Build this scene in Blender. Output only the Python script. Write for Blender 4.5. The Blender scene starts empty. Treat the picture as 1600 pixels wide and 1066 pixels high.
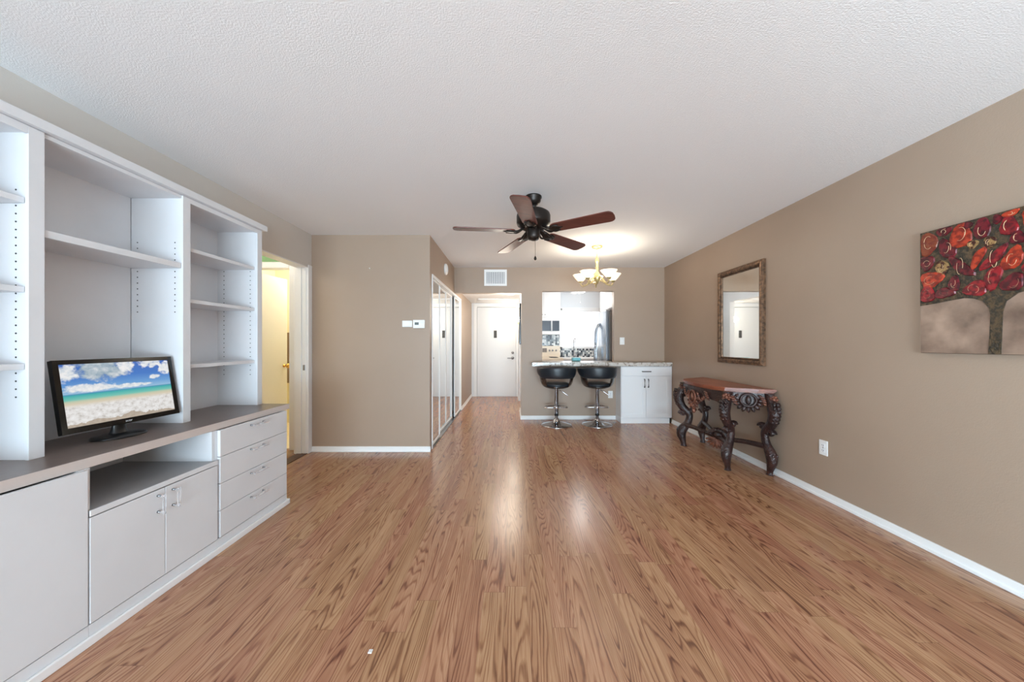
import bpy, bmesh, math, random
from mathutils import Vector, Matrix, Quaternion
random.seed(7)
PI = math.pi
sc = bpy.context.scene
COL = sc.collection

# ------------------------------------------------------------------ camera
F = 533.0                                     # focal length in pixels of the 1600 px frame
cam_d = bpy.data.cameras.new('camera'); cam = bpy.data.objects.new('camera', cam_d); COL.objects.link(cam)
cam.location = (0, 0, 1.215); cam.rotation_euler = (PI/2, 0, 0)
cam_d.sensor_width = 36; cam_d.lens = 36*F/1600
cam_d.shift_x = 1/1600; cam_d.shift_y = 4/1600
cam_d.clip_start = 0.02
sc.camera = cam
# ------------------------------------------------------------------ exposure, world, daylight
sc.view_settings.view_transform = 'Standard'
try: sc.view_settings.look = 'None'
except Exception: pass
sc.view_settings.gamma = 1.0
sc.view_settings.use_curve_mapping = False
sc.view_settings.exposure = 0.06
sc.cycles.max_bounces = 12; sc.cycles.diffuse_bounces = 8; sc.cycles.glossy_bounces = 6
sc.cycles.transparent_max_bounces = 12
sc.cycles.sample_clamp_indirect = 6
world = bpy.data.worlds.new('sky'); sc.world = world
world.use_nodes = True
bg = world.node_tree.nodes['Background']
bg.inputs[0].default_value = (0.78, 0.88, 1.0, 1); bg.inputs[1].default_value = 2.0

def area_light(name, loc, rot, sx, sy, power, color=(1, 1, 1)):
    l = bpy.data.lights.new(name, 'AREA'); l.shape = 'RECTANGLE'; l.size = sx; l.size_y = sy
    l.energy = power; l.color = color
    o = bpy.data.objects.new(name, l); o.location = loc; o.rotation_euler = rot; COL.objects.link(o); return o
def point_light(name, loc, power, color=(1, 1, 1), r=0.05):
    l = bpy.data.lights.new(name, 'POINT'); l.energy = power; l.color = color; l.shadow_soft_size = r
    o = bpy.data.objects.new(name, l); o.location = loc; COL.objects.link(o); return o
# daylight through the big sliding glass window behind the camera
area_light('daylight_window', (0.1, -4.75, 1.2), (PI/2, 0, 0), 4.6, 2.4, 235, (0.74, 0.89, 1.0))
# added upward light outside that window, brightens the ceiling
area_light('added_ceiling_uplight', (0.1, -5.2, 0.25), (math.radians(138), 0, 0), 4.6, 1.6, 850, (0.64, 0.87, 1.02))
# light of an invented window in the left wall, behind the camera
area_light('added_side_light', (-2.75, -2.3, 1.2), (PI/2, 0, -PI/2), 3.0, 2.2, 200, (0.64, 0.87, 1.02))
area_light('added_side_uplight', (-3.0, -2.3, 0.25), (math.radians(138), 0, -PI/2), 3.0, 1.4, 680, (0.64, 0.87, 1.02))  # added upward light beside the invented window, lifts the ceiling

# ------------------------------------------------------------------ materials
def lin(c):
    c = c/255.0
    return c/12.92 if c <= 0.04045 else ((c+0.055)/1.055)**2.4
def rgb(*c): return tuple(lin(v) for v in c) + (1,)
def new_mat(name):
    m = bpy.data.materials.new(name); m.use_nodes = True
    nt = m.node_tree; b = nt.nodes['Principled BSDF']
    return m, nt, b
def add(nt, kind, **kw):
    n = nt.nodes.new(kind)
    for k, v in kw.items(): setattr(n, k, v)
    return n
def setin(n, **kw):
    for k, v in kw.items(): n.inputs[k.replace('_', ' ')].default_value = v
def mat(name, col, rough=0.5, metal=0.0, bump=None, mottle=None, emit=None, spec=0.5, coat=0.0):
    """plain surface: slight colour mottle and optional grain bump, both in object space"""
    m, nt, b = new_mat(name)
    b.inputs['Base Color'].default_value = rgb(*col)
    b.inputs['Roughness'].default_value = rough; b.inputs['Metallic'].default_value = metal
    b.inputs['Specular IOR Level'].default_value = spec
    b.inputs['Coat Weight'].default_value = coat
    tc = add(nt, 'ShaderNodeTexCoord')
    if mottle:
        col2, scale, lo, hi = mottle
        n = add(nt, 'ShaderNodeTexNoise'); setin(n, Scale=scale, Detail=4.0)
        r = add(nt, 'ShaderNodeMapRange'); setin(r, From_Min=lo, From_Max=hi)
        mx = add(nt, 'ShaderNodeMix', data_type='RGBA')
        mx.inputs[6].default_value = rgb(*col); mx.inputs[7].default_value = rgb(*col2)
        nt.links.new(tc.outputs['Object'], n.inputs['Vector']); nt.links.new(n.outputs['Fac'], r.inputs['Value'])
        nt.links.new(r.outputs['Result'], mx.inputs[0]); nt.links.new(mx.outputs[2], b.inputs['Base Color'])
    if bump:
        scale, strength, dist = bump
        n = add(nt, 'ShaderNodeTexNoise'); setin(n, Scale=scale, Detail=3.0)
        bp = add(nt, 'ShaderNodeBump'); setin(bp, Strength=strength, Distance=dist)
        nt.links.new(tc.outputs['Object'], n.inputs['Vector']); nt.links.new(n.outputs['Fac'], bp.inputs['Height'])
        nt.links.new(bp.outputs['Normal'], b.inputs['Normal'])
    if emit:
        b.inputs['Emission Color'].default_value = rgb(*emit[0]); b.inputs['Emission Strength'].default_value = emit[1]
    return m

def floor_mat():
    m, nt, b = new_mat('oak_laminate'); L = nt.links.new
    tc = add(nt, 'ShaderNodeTexCoord'); sp = add(nt, 'ShaderNodeSeparateXYZ'); L(tc.outputs['Object'], sp.inputs[0])
    def math_(op, a, b_=None, c=None):
        n = add(nt, 'ShaderNodeMath', operation=op)
        for i, v in enumerate((a, b_, c)):
            if v is None: continue
            if isinstance(v, (int, float)): n.inputs[i].default_value = v
            else: L(v, n.inputs[i])
        return n.outputs[0]
    X, Y = sp.outputs[0], sp.outputs[1]
    W, LEN = 0.104, 1.05
    u = math_('DIVIDE', X, W); iu = math_('FLOOR', u)
    w1 = add(nt, 'ShaderNodeTexWhiteNoise', noise_dimensions='1D'); L(iu, w1.inputs['W'])
    v = math_('ADD', math_('DIVIDE', Y, LEN), math_('MULTIPLY', w1.outputs['Value'], 7.3)); iv = math_('FLOOR', v)
    cb = add(nt, 'ShaderNodeCombineXYZ'); L(iu, cb.inputs[0]); L(iv, cb.inputs[1])
    w2 = add(nt, 'ShaderNodeTexWhiteNoise', noise_dimensions='2D'); L(cb.outputs[0], w2.inputs['Vector'])
    rnd = w2.outputs['Value']
    # cathedral grain: contour lines of a stretched noise, a different slice on every strip
    gw = add(nt, 'ShaderNodeCombineXYZ'); L(math_('MULTIPLY', X, 60.0), gw.inputs[0]); L(math_('MULTIPLY', Y, 9.0), gw.inputs[1])
    nw = add(nt, 'ShaderNodeTexNoise', noise_dimensions='3D'); setin(nw, Scale=1.0, Detail=2.0); L(gw.outputs[0], nw.inputs['Vector'])
    g = add(nt, 'ShaderNodeCombineXYZ'); L(math_('MULTIPLY', X, 11.0), g.inputs[0]); L(math_('MULTIPLY', Y, 0.9), g.inputs[1])
    n1 = add(nt, 'ShaderNodeTexNoise', noise_dimensions='4D'); setin(n1, Scale=1.0, Detail=0.6, Roughness=0.4)
    L(g.outputs[0], n1.inputs['Vector']); L(math_('MULTIPLY', rnd, 43.0), n1.inputs['W'])
    cont = math_('FRACT', math_('ADD', math_('MULTIPLY', n1.outputs['Fac'], 25.0), math_('MULTIPLY', nw.outputs['Fac'], 0.55)))
    r1 = add(nt, 'ShaderNodeValToRGB'); e = r1.color_ramp.elements
    e[0].position = 0.0; e[0].color = (0.55, 0.55, 0.55, 1); e[1].position = 1.0; e[1].color = (0.6, 0.6, 0.6, 1)
    for p, q in ((0.10, 0.02), (0.20, 0.10), (0.36, 0.72), (0.6, 0.86), (0.88, 0.96)):
        k = e.new(p); k.color = (q, q, q, 1)
    L(cont, r1.inputs[0])
    # fine pores
    g2 = add(nt, 'ShaderNodeCombineXYZ'); L(math_('MULTIPLY', X, 420.0), g2.inputs[0]); L(math_('MULTIPLY', Y, 9.0), g2.inputs[1])
    n2 = add(nt, 'ShaderNodeTexNoise', noise_dimensions='4D'); setin(n2, Scale=1.0, Detail=2.0)
    L(g2.outputs[0], n2.inputs['Vector']); L(math_('MULTIPLY', rnd, 17.0), n2.inputs['W'])
    # broad streaks; they also fade the grain lines in and out
    g3 = add(nt, 'ShaderNodeCombineXYZ'); L(math_('MULTIPLY', X, 30.0), g3.inputs[0]); L(math_('MULTIPLY', Y, 1.6), g3.inputs[1])
    n3 = add(nt, 'ShaderNodeTexNoise', noise_dimensions='4D'); setin(n3, Scale=1.0, Detail=3.0)
    L(g3.outputs[0], n3.inputs['Vector']); L(math_('MULTIPLY', rnd, 29.0), n3.inputs['W'])
    amt = add(nt, 'ShaderNodeMapRange'); setin(amt, From_Min=0.35, From_Max=0.65, To_Min=0.75, To_Max=0.28); L(n3.outputs['Fac'], amt.inputs['Value'])
    lines = math_('SUBTRACT', 1.0, math_('MULTIPLY', math_('SUBTRACT', 1.0, r1.outputs[0]), amt.outputs['Result']))
    bri = math_('ADD', math_('MULTIPLY', lines, 0.62), math_('ADD', math_('MULTIPLY', n2.outputs['Fac'], 0.42), math_('MULTIPLY', n3.outputs['Fac'], 0.30)))
    bri = math_('ADD', bri, math_('SUBTRACT', math_('MULTIPLY', math_('SUBTRACT', rnd, 0.5), 0.10), 0.10))
    r2 = add(nt, 'ShaderNodeValToRGB'); e = r2.color_ramp.elements
    e[0].position = 0.34; e[0].color = rgb(98, 61, 45); e[1].position = 1.0; e[1].color = rgb(196, 154, 121)
    k = e.new(0.60); k.color = rgb(141, 97, 72); k = e.new(0.80); k.color = rgb(170, 124, 93)
    L(bri, r2.inputs[0])
    # hue drift between strips
    hs = add(nt, 'ShaderNodeHueSaturation'); L(r2.outputs[0], hs.inputs['Color'])
    L(math_('ADD', math_('MULTIPLY', w2.outputs['Color'], 0.02), 0.49), hs.inputs['Hue'])
    # seams
    fu = math_('FRACT', u); fv = math_('FRACT', v)
    seam = math_('MAXIMUM', math_('GREATER_THAN', math_('ABSOLUTE', math_('SUBTRACT', fu, 0.5)), 0.494), math_('GREATER_THAN', math_('ABSOLUTE', math_('SUBTRACT', fv, 0.5)), 0.4988))
    mx = add(nt, 'ShaderNodeMix', data_type='RGBA'); L(math_('MULTIPLY', seam, 0.35), mx.inputs[0]); L(hs.outputs[0], mx.inputs[6]); mx.inputs[7].default_value = rgb(84, 52, 38)
    L(mx.outputs[2], b.inputs['Base Color'])
    bp = add(nt, 'ShaderNodeBump'); setin(bp, Strength=0.05, Distance=0.002); L(bri, bp.inputs['Height']); L(bp.outputs['Normal'], b.inputs['Normal'])
    b.inputs['Roughness'].default_value = 0.23
    b.inputs['Specular IOR Level'].default_value = 0.5
    return m

def granite_mat():
    m, nt, b = new_mat('speckled_granite'); L = nt.links.new
    tc = add(nt, 'ShaderNodeTexCoord'); mp = add(nt, 'ShaderNodeMapping'); mp.inputs['Rotation'].default_value = (0.3, 0.2, 0.5)
    n = add(nt, 'ShaderNodeTexNoise'); setin(n, Scale=14.0, Detail=6.0, Distortion=1.2)
    r = add(nt, 'ShaderNodeValToRGB'); e = r.color_ramp.elements
    e[0].position = 0.36; e[0].color = rgb(120, 112, 108); e[1].position = 0.62; e[1].color = rgb(206, 200, 194)
    k = e.new(0.48); k.color = rgb(196, 186, 176); k = e.new(0.42); k.color = rgb(150, 132, 118)
    L(tc.outputs['Object'], mp.inputs[0]); L(mp.outputs[0], n.inputs['Vector']); L(n.outputs['Fac'], r.inputs[0]); L(r.outputs[0], b.inputs['Base Color'])
    b.inputs['Roughness'].default_value = 0.2
    return m

def mosaic_mat():
    m, nt, b = new_mat('mosaic_tile'); L = nt.links.new
    tc = add(nt, 'ShaderNodeTexCoord'); v = add(nt, 'ShaderNodeTexVoronoi', feature='F1', distance='CHEBYCHEV'); setin(v, Scale=24.0, Randomness=0.35)
    L(tc.outputs['Object'], v.inputs['Vector'])
    sp = add(nt, 'ShaderNodeSeparateColor'); L(v.outputs['Color'], sp.inputs[0])
    r = add(nt, 'ShaderNodeValToRGB'); r.color_ramp.interpolation = 'CONSTANT'; e = r.color_ramp.elements
    e[0].position = 0; e[0].color = rgb(60, 66, 74); e[1].position = 0.25; e[1].color = rgb(150, 160, 166)
    for p, c in ((0.45, (226, 230, 230)), (0.7, (98, 108, 116)), (0.85, (196, 200, 202))):
        k = e.new(p); k.color = rgb(*c)
    L(sp.outputs[0], r.inputs[0]); L(r.outputs[0], b.inputs['Base Color']); b.inputs['Roughness'].default_value = 0.15
    return m

def wood_mat(name, c0, c1, scale=(2, 30, 30), rough=0.3, coat=0.3, carve=0.0):
    m, nt, b = new_mat(name); L = nt.links.new
    tc = add(nt, 'ShaderNodeTexCoord'); mp = add(nt, 'ShaderNodeMapping'); mp.inputs['Scale'].default_value = scale
    n = add(nt, 'ShaderNodeTexNoise'); setin(n, Scale=1.0, Detail=5.0, Distortion=0.6)
    r = add(nt, 'ShaderNodeValToRGB'); e = r.color_ramp.elements
    e[0].position = 0.32; e[0].color = rgb(*c0); e[1].position = 0.68; e[1].color = rgb(*c1)
    L(tc.outputs['Object'], mp.inputs[0]); L(mp.outputs[0], n.inputs['Vector']); L(n.outputs['Fac'], r.inputs[0]); L(r.outputs[0], b.inputs['Base Color'])
    b.inputs['Roughness'].default_value = rough; b.inputs['Coat Weight'].default_value = coat; b.inputs['Coat Roughness'].default_value = 0.2
    if carve:
        n2 = add(nt, 'ShaderNodeTexNoise'); setin(n2, Scale=55.0, Detail=3.0); L(tc.outputs['Object'], n2.inputs['Vector'])
        bp = add(nt, 'ShaderNodeBump'); setin(bp, Strength=carve, Distance=0.012); L(n2.outputs['Fac'], bp.inputs['Height']); L(bp.outputs['Normal'], b.inputs['Normal'])
    return m

def glass_mat():
    m = bpy.data.materials.new('window_glass'); m.use_nodes = True; nt = m.node_tree; nt.nodes.clear(); L = nt.links.new
    o = add(nt, 'ShaderNodeOutputMaterial'); t = add(nt, 'ShaderNodeBsdfTransparent'); g = add(nt, 'ShaderNodeBsdfGlossy'); g.inputs['Roughness'].default_value = 0.02
    f = add(nt, 'ShaderNodeFresnel'); mx = add(nt, 'ShaderNodeMixShader')
    L(f.outputs[0], mx.inputs[0]); L(t.outputs[0], mx.inputs[1]); L(g.outputs[0], mx.inputs[2]); L(mx.outputs[0], o.inputs[0])
    return m

def acrylic_mat():
    m = bpy.data.materials.new('clear_acrylic'); m.use_nodes = True; nt = m.node_tree; nt.nodes.clear(); L = nt.links.new
    o = add(nt, 'ShaderNodeOutputMaterial'); t = add(nt, 'ShaderNodeBsdfTransparent'); t.inputs[0].default_value = (0.985, 0.985, 0.99, 1)
    g = add(nt, 'ShaderNodeBsdfPrincipled'); g.inputs['Base Color'].default_value = (0.9, 0.9, 0.92, 1); g.inputs['Roughness'].default_value = 0.08
    f = add(nt, 'ShaderNodeLayerWeight'); f.inputs[0].default_value = 0.22; mx = add(nt, 'ShaderNodeMixShader')
    L(f.outputs['Facing'], mx.inputs[0]); L(t.outputs[0], mx.inputs[1]); L(g.outputs[0], mx.inputs[2]); L(mx.outputs[0], o.inputs[0])
    return m

def beach_mat():
    """the beach picture the screen shows; UV: 0..1 across and up"""
    m, nt, b = new_mat('beach_screen'); L = nt.links.new
    uv = add(nt, 'ShaderNodeTexCoord'); sp = add(nt, 'ShaderNodeSeparateXYZ'); L(uv.outputs['UV'], sp.inputs[0])
    def math_(op, a, b_=None):
        n = add(nt, 'ShaderNodeMath', operation=op)
        for i, v in enumerate((a, b_)):
            if v is None: continue
            if isinstance(v, (int, float)): n.inputs[i].default_value = v
            else: L(v, n.inputs[i])
        return n.outputs[0]
    def ramp(src, stops, interp='LINEAR'):
        r = add(nt, 'ShaderNodeValToRGB'); r.color_ramp.interpolation = interp; e = r.color_ramp.elements
        e[0].position = stops[0][0]; e[0].color = rgb(*stops[0][1]); e[1].position = stops[-1][0]; e[1].color = rgb(*stops[-1][1])
        for p, c in stops[1:-1]:
            k = e.new(p); k.color = rgb(*c)
        L(src, r.inputs[0]); return r.outputs[0]
    def mix(f, a, c):
        x = add(nt, 'ShaderNodeMix', data_type='RGBA'); L(f, x.inputs[0])
        for i, v in ((6, a), (7, c)):
            if isinstance(v, tuple): x.inputs[i].default_value = v
            else: L(v, x.inputs[i])
        return x.outputs[2]
    def noise(sx, sy, det, off=0.0):
        mp = add(nt, 'ShaderNodeMapping'); mp.inputs['Scale'].default_value = (sx, sy, 1); mp.inputs['Location'].default_value = (off, off*0.7, 0)
        n = add(nt, 'ShaderNodeTexNoise'); setin(n, Scale=1.0, Detail=det, Roughness=0.6); L(uv.outputs['UV'], mp.inputs[0]); L(mp.outputs[0], n.inputs['Vector']); return n.outputs['Fac']
    U, V = sp.outputs[0], sp.outputs[1]
    base = ramp(V, [(0.0, (226, 216, 204)), (0.28, (238, 232, 224)), (0.37, (226, 214, 188)), (0.40, (206, 212, 184)), (0.43, (122, 206, 190)),
                    (0.49, (66, 186, 184)), (0.515, (70, 150, 190)), (0.525, (158, 200, 232)), (0.62, (110, 168, 226)), (0.78, (58, 124, 210)), (1.0, (44, 104, 196))])
    # bank of cloud low on the horizon, a big grey cloud top left, small ones top right
    def blob(cx, cy, rx, ry, nz, amp):
        dx = math_('DIVIDE', math_('SUBTRACT', U, cx), rx); dy = math_('DIVIDE', math_('SUBTRACT', V, cy), ry)
        d = math_('ADD', math_('MULTIPLY', dx, dx), math_('MULTIPLY', dy, dy))
        f = math_('SUBTRACT', math_('ADD', 1.0, math_('MULTIPLY', math_('SUBTRACT', nz, 0.5), amp)), d)
        n = add(nt, 'ShaderNodeMapRange'); setin(n, From_Min=0.0, From_Max=0.55); L(f, n.inputs['Value']); return n.outputs['Result']
    nz = noise(9, 7, 6); nz2 = noise(16, 13, 6, 3.0)
    grey = ramp(nz, [(0.3, (120, 150, 176)), (0.5, (176, 194, 206)), (0.7, (236, 238, 240))])
    c = mix(blob(0.33, 0.90, 0.27, 0.20, nz, 3.0), base, grey)
    white = ramp(nz2, [(0.25, (196, 212, 226)), (0.6, (252, 252, 252))])
    c = mix(blob(0.04, 0.86, 0.10, 0.16, nz2, 3.0), c, white)
    c = mix(blob(0.55, 0.93, 0.10, 0.12, nz2, 3.0), c, white)
    c = mix(blob(0.80, 0.97, 0.14, 0.10, nz2, 3.4), c, white)
    c = mix(blob(0.97, 0.86, 0.10, 0.13, nz2, 3.4), c, white)
    c = mix(blob(0.83, 0.70, 0.06, 0.05, nz2, 3.0), c, white)
    c = mix(blob(0.22, 0.60, 0.24, 0.075, nz2, 2.6), c, white)
    c = mix(blob(0.55, 0.575, 0.24, 0.04, nz2, 2.4), c, white)
    # foam over the sand
    fo = noise(22, 15, 8, 6.0)
    n = add(nt, 'ShaderNodeMapRange'); setin(n, From_Min=0.36, From_Max=0.30); L(V, n.inputs['Value'])
    edge = math_('ADD', math_('MULTIPLY', noise(5, 3, 4, 9.0), 0.26), -0.07)
    e2 = math_('GREATER_THAN', V, edge)
    foam = ramp(fo, [(0.30, (202, 196, 190)), (0.5, (240, 238, 236)), (0.7, (255, 255, 255))])
    sand = ramp(fo, [(0.3, (178, 162, 146)), (0.7, (206, 192, 176))])
    c2 = mix(e2, sand, foam)
    c = mix(n.outputs['Result'], c, c2)
    L(c, b.inputs['Emission Color']); b.inputs['Emission Strength'].default_value = 0.80
    b.inputs['Base Color'].default_value = (0.01, 0.01, 0.01, 1); b.inputs['Roughness'].default_value = 0.25
    return m

TAN = (166, 145, 127)
M = dict(
    tan=mat('tan_wall_paint', TAN, 0.45, bump=(150, 0.14, 0.004), mottle=((162, 141, 123), 1.3, 0.4, 0.7)),
    greige=mat('pale_wall_paint', (206, 200, 193), 0.55, bump=(150, 0.10, 0.004)),
    white_wall=mat('white_wall_paint', (228, 231, 234), 0.5, bump=(150, 0.08, 0.003)),
    green_wall=mat('green_wall_paint', (128, 168, 116), 0.6, bump=(150, 0.08, 0.003)),
    cream_wall=mat('cream_wall_paint', (250, 238, 210), 0.6, bump=(150, 0.08, 0.003)),
    ceiling=mat('popcorn_ceiling', (242, 242, 243), 0.9, bump=(150, 0.34, 0.007), spec=0.2),
    floor=floor_mat(),
    trim=mat('white_trim_paint', (238, 238, 238), 0.35),
    cab=mat('white_cabinet_laminate', (224, 225, 228), 0.42, mottle=((220, 221, 224), 3.0, 0.4, 0.6)),
    counter=mat('taupe_laminate', (122, 107, 99), 0.32, mottle=((115, 101, 95), 40, 0.35, 0.65)),
    counter_edge=mat('grey_edge_banding', (206, 194, 188), 0.4),
    niche=mat('shaded_shelf_grey', (168, 168, 170), 0.45),  # niche floor: its weaker light is put into this grey
    dark=mat('painted_gap_shade', (34, 32, 31), 0.7),
    hole=mat('shelf_pin_hole', (52, 52, 54), 0.7),
    acrylic=acrylic_mat(), glass=glass_mat(),
    mirror=mat('mirror_silvering', (235, 238, 238), 0.02, 1.0),
    chrome=mat('polished_chrome', (200, 200, 204), 0.08, 1.0),
    satin=mat('satin_nickel', (150, 150, 152), 0.3, 1.0),
    dark_pull=mat('dark_nickel_pull', (84, 82, 82), 0.35, 0.9),
    brass=mat('polished_brass', (226, 180, 92), 0.18, 1.0),
    leather=mat('black_leather', (30, 36, 43), 0.38, bump=(240, 0.12, 0.002)),
    espresso=mat('dark_bentwood', (40, 31, 28), 0.25, coat=0.4),
    granite=granite_mat(), mosaic=mosaic_mat(),
    bronze=mat('oil_rubbed_bronze', (44, 37, 33), 0.38, 0.55),
    blade=wood_mat('walnut_fan_blade', (84, 42, 35), (112, 58, 47), scale=(3, 40, 40), rough=0.42, coat=0.12),
    antique=mat('cream_brass', (206, 186, 132), 0.3, 0.6),
    shade=mat('frosted_glass_shade', (250, 246, 234), 0.4, emit=((255, 240, 208), 0.72)),
    bulb=mat('lit_bulb', (255, 250, 235), 0.4, emit=((255, 240, 205), 6.0)),
    kitchen_globe=mat('lit_kitchen_globe', (252, 252, 250), 0.4, emit=((255, 250, 240), 16.0)),
    table_top=wood_mat('red_brown_table_top', (116, 58, 38), (152, 84, 58), scale=(14, 2, 14), rough=0.38, coat=0.15),
    carved=wood_mat('dark_carved_wood', (36, 22, 22), (62, 37, 33), scale=(9, 9, 9), rough=0.36, coat=0.15, carve=0.8),
    carved_red=wood_mat('worn_red_carving', (70, 36, 30), (140, 86, 64), scale=(16, 16, 16), rough=0.4, coat=0.1, carve=0.6),
    frame_bronze=mat('antique_bronze_frame', (146, 112, 86), 0.4, 0.6, bump=(90, 0.5, 0.004), mottle=((84, 66, 52), 34, 0.35, 0.65)),
    plastic=mat('white_plastic', (236, 235, 233), 0.35),
    slot=mat('outlet_slot', (70, 68, 66), 0.6),
    bezel=mat('glossy_black_plastic', (16, 15, 15), 0.15),
    black=mat('black_plastic', (20, 20, 21), 0.28),
    beach=beach_mat(),
    logo=mat('silver_logo', (205, 205, 208), 0.35, 0.3),
    lcd=mat('thermostat_display', (96, 106, 104), 0.3),
    stainless=mat('brushed_stainless', (176, 182, 190), 0.24, 0.95),
    appliance_side=mat('dark_grey_appliance', (122, 112, 106), 0.4),
    door=mat('white_door_paint', (226, 227, 228), 0.4),
    micro=mat('white_appliance', (242, 242, 243), 0.3),
    smoked=mat('smoked_door_glass', (62, 70, 82), 0.15),
    cream_app=mat('cream_appliance', (240, 228, 210), 0.35),
    blind=mat('lit_window_blind', (250, 250, 250), 0.7, emit=((250, 252, 255), 2.6)),
    teal=mat('teal_plastic', (110, 186, 196), 0.4),
    towel=mat('brown_towel', (142, 118, 100), 0.95, bump=(200, 0.5, 0.004)),
    tile=mat('cream_floor_tile', (246, 232, 200), 0.3),
    threshold=mat('brown_threshold', (84, 56, 44), 0.4),
    grille_dark=mat('grille_shadow', (120, 124, 134), 0.6),
    canvas_edge=mat('canvas_edge', (74, 60, 48), 0.7),
    olive=mat('painted_bark', (48, 42, 33), 0.45, bump=(120, 0.9, 0.006), mottle=((88, 70, 48), 60, 0.42, 0.62)),
    leaf_m=mat('maroon_leaf', (108, 22, 34), 0.3, mottle=((62, 16, 24), 40, 0.42, 0.58), bump=(60, 0.5, 0.004)),
    leaf_r=mat('red_leaf', (148, 28, 36), 0.3, mottle=((88, 18, 26), 40, 0.42, 0.58), bump=(60, 0.5, 0.004)),
    leaf_o=mat('orange_leaf', (180, 60, 34), 0.3, mottle=((122, 34, 24), 40, 0.42, 0.58), bump=(60, 0.5, 0.004)),
    leaf_b=mat('rust_leaf', (130, 62, 38), 0.25, mottle=((110, 40, 30), 40, 0.4, 0.6), bump=(70, 0.6, 0.004)),
    leaf_g=mat('gold_scroll', (160, 128, 84), 0.3, 0.3, mottle=((70, 34, 28), 50, 0.45, 0.55), bump=(90, 0.7, 0.004)),
    scroll=mat('pale_gold_line', (214, 178, 140), 0.3, 0.3),
)
def ground_paint():
    m, nt, b = new_mat('painted_ground'); L = nt.links.new
    tc = add(nt, 'ShaderNodeTexCoord'); n = add(nt, 'ShaderNodeTexNoise'); setin(n, Scale=7.0, Detail=6.0)
    r = add(nt, 'ShaderNodeValToRGB'); e = r.color_ramp.elements
    e[0].position = 0.3; e[0].color = rgb(102, 81, 69); e[1].position = 0.72; e[1].color = rgb(172, 145, 126)
    L(tc.outputs['Object'], n.inputs['Vector']); L(n.outputs['Fac'], r.inputs[0]); L(r.outputs[0], b.inputs['Base Color'])
    b.inputs['Roughness'].default_value = 0.4
    return m
M['ground'] = ground_paint()

# ------------------------------------------------------------------ mesh helpers (world coordinates)
def smooth(faces):
    for f in faces: f.smooth = True
def box(bm, x0, x1, y0, y1, z0, z1, bev=0.0, mi=0):
    t = bmesh.new(); bmesh.ops.create_cube(t, size=1)
    for v in t.verts:
        v.co = Vector(((x0+x1)/2+v.co.x*(x1-x0), (y0+y1)/2+v.co.y*(y1-y0), (z0+z1)/2+v.co.z*(z1-z0)))
    if bev: bmesh.ops.bevel(t, geom=t.edges[:], offset=bev, segments=2, affect='EDGES', profile=0.5)
    for f in t.faces: f.material_index = mi
    merge(bm, t)
def merge(bm, t, mtx=None):
    if mtx is not None: bmesh.ops.transform(t, matrix=mtx, verts=t.verts[:])
    me = bpy.data.meshes.new('tmp'); t.to_mesh(me); t.free(); bm.from_mesh(me); bpy.data.meshes.remove(me)
def lathe(bm, prof, c=(0, 0, 0), n=28, mtx=None, a0=0.0):
    t = bmesh.new(); rings = []
    for r, z in prof:
        if r < 1e-5: rings.append([t.verts.new((0, 0, z))])
        else: rings.append([t.verts.new((r*math.cos(a0+2*PI*i/n), r*math.sin(a0+2*PI*i/n), z)) for i in range(n)])
    for a, b in zip(rings, rings[1:]):
        for i in range(n):
            j = (i+1) % n
            if len(a) == 1 and len(b) == 1: continue
            if len(a) == 1: f = t.faces.new((a[0], b[j], b[i]))
            elif len(b) == 1: f = t.faces.new((a[i], a[j], b[0]))
            else: f = t.faces.new((a[i], a[j], b[j], b[i]))
            f.smooth = True
    bmesh.ops.recalc_face_normals(t, faces=t.faces[:])
    merge(bm, t, (Matrix.Translation(c) @ mtx) if mtx is not None else Matrix.Translation(c))
def catmull(pts, per=6):
    P = [Vector(p) for p in pts]; out = []
    for i in range(len(P)-1):
        p0 = P[max(i-1, 0)]; p1 = P[i]; p2 = P[i+1]; p3 = P[min(i+2, len(P)-1)]
        for k in range(per):
            t = k/per
            out.append(0.5*((2*p1)+(p2-p0)*t+(2*p0-5*p1+4*p2-p3)*t*t+(3*p1-p0-3*p2+p3)*t**3))
    out.append(P[-1]); return out
def sweep(bm, pts, rad, n=10, per=6, sq=(1, 1), up=(0, 0, 1), spline=True, closed=False):
    """tube along pts; rad: one radius or one per point; sq: scale across / along 'up'"""
    if not hasattr(rad, '__len__'): rad = [rad]*len(pts)
    if spline and len(pts) > 2:
        P4 = [Vector((p[0], p[1], p[2], r)) for p, r in zip(pts, rad)]
        if closed: P4 = P4+[P4[0]]
        C4 = catmull(P4, per); P = [Vector(c[:3]) for c in C4]; R = [c[3] for c in C4]
        if closed: P.pop(); R.pop()
    else: P = [Vector(p) for p in pts]; R = list(rad)
    up = Vector(up); rings = []; t = bmesh.new(); N = len(P)
    for i in range(N):
        if closed: d = P[(i+1) % N]-P[i-1]
        else: d = P[min(i+1, N-1)]-P[max(i-1, 0)]
        if d.length < 1e-9: d = Vector((0, 0, 1))
        d.normalize(); a = d.cross(up)
        if a.length < 1e-3: a = d.cross(Vector((1, 0, 0.01)))
        a.normalize(); b = a.cross(d).normalized()
        rings.append([t.verts.new(P[i]+a*(math.cos(2*PI*k/n)*R[i]*sq[0])+b*(math.sin(2*PI*k/n)*R[i]*sq[1])) for k in range(n)])
    rr = list(zip(rings, rings[1:])) + ([(rings[-1], rings[0])] if closed else [])
    for a, b in rr:
        for k in range(n):
            f = t.faces.new((a[k], a[(k+1) % n], b[(k+1) % n], b[k])); f.smooth = True
    if not closed:
        t.faces.new(rings[0][::-1]); t.faces.new(rings[-1])
    bmesh.ops.recalc_face_normals(t, faces=t.faces[:]); merge(bm, t)
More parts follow.
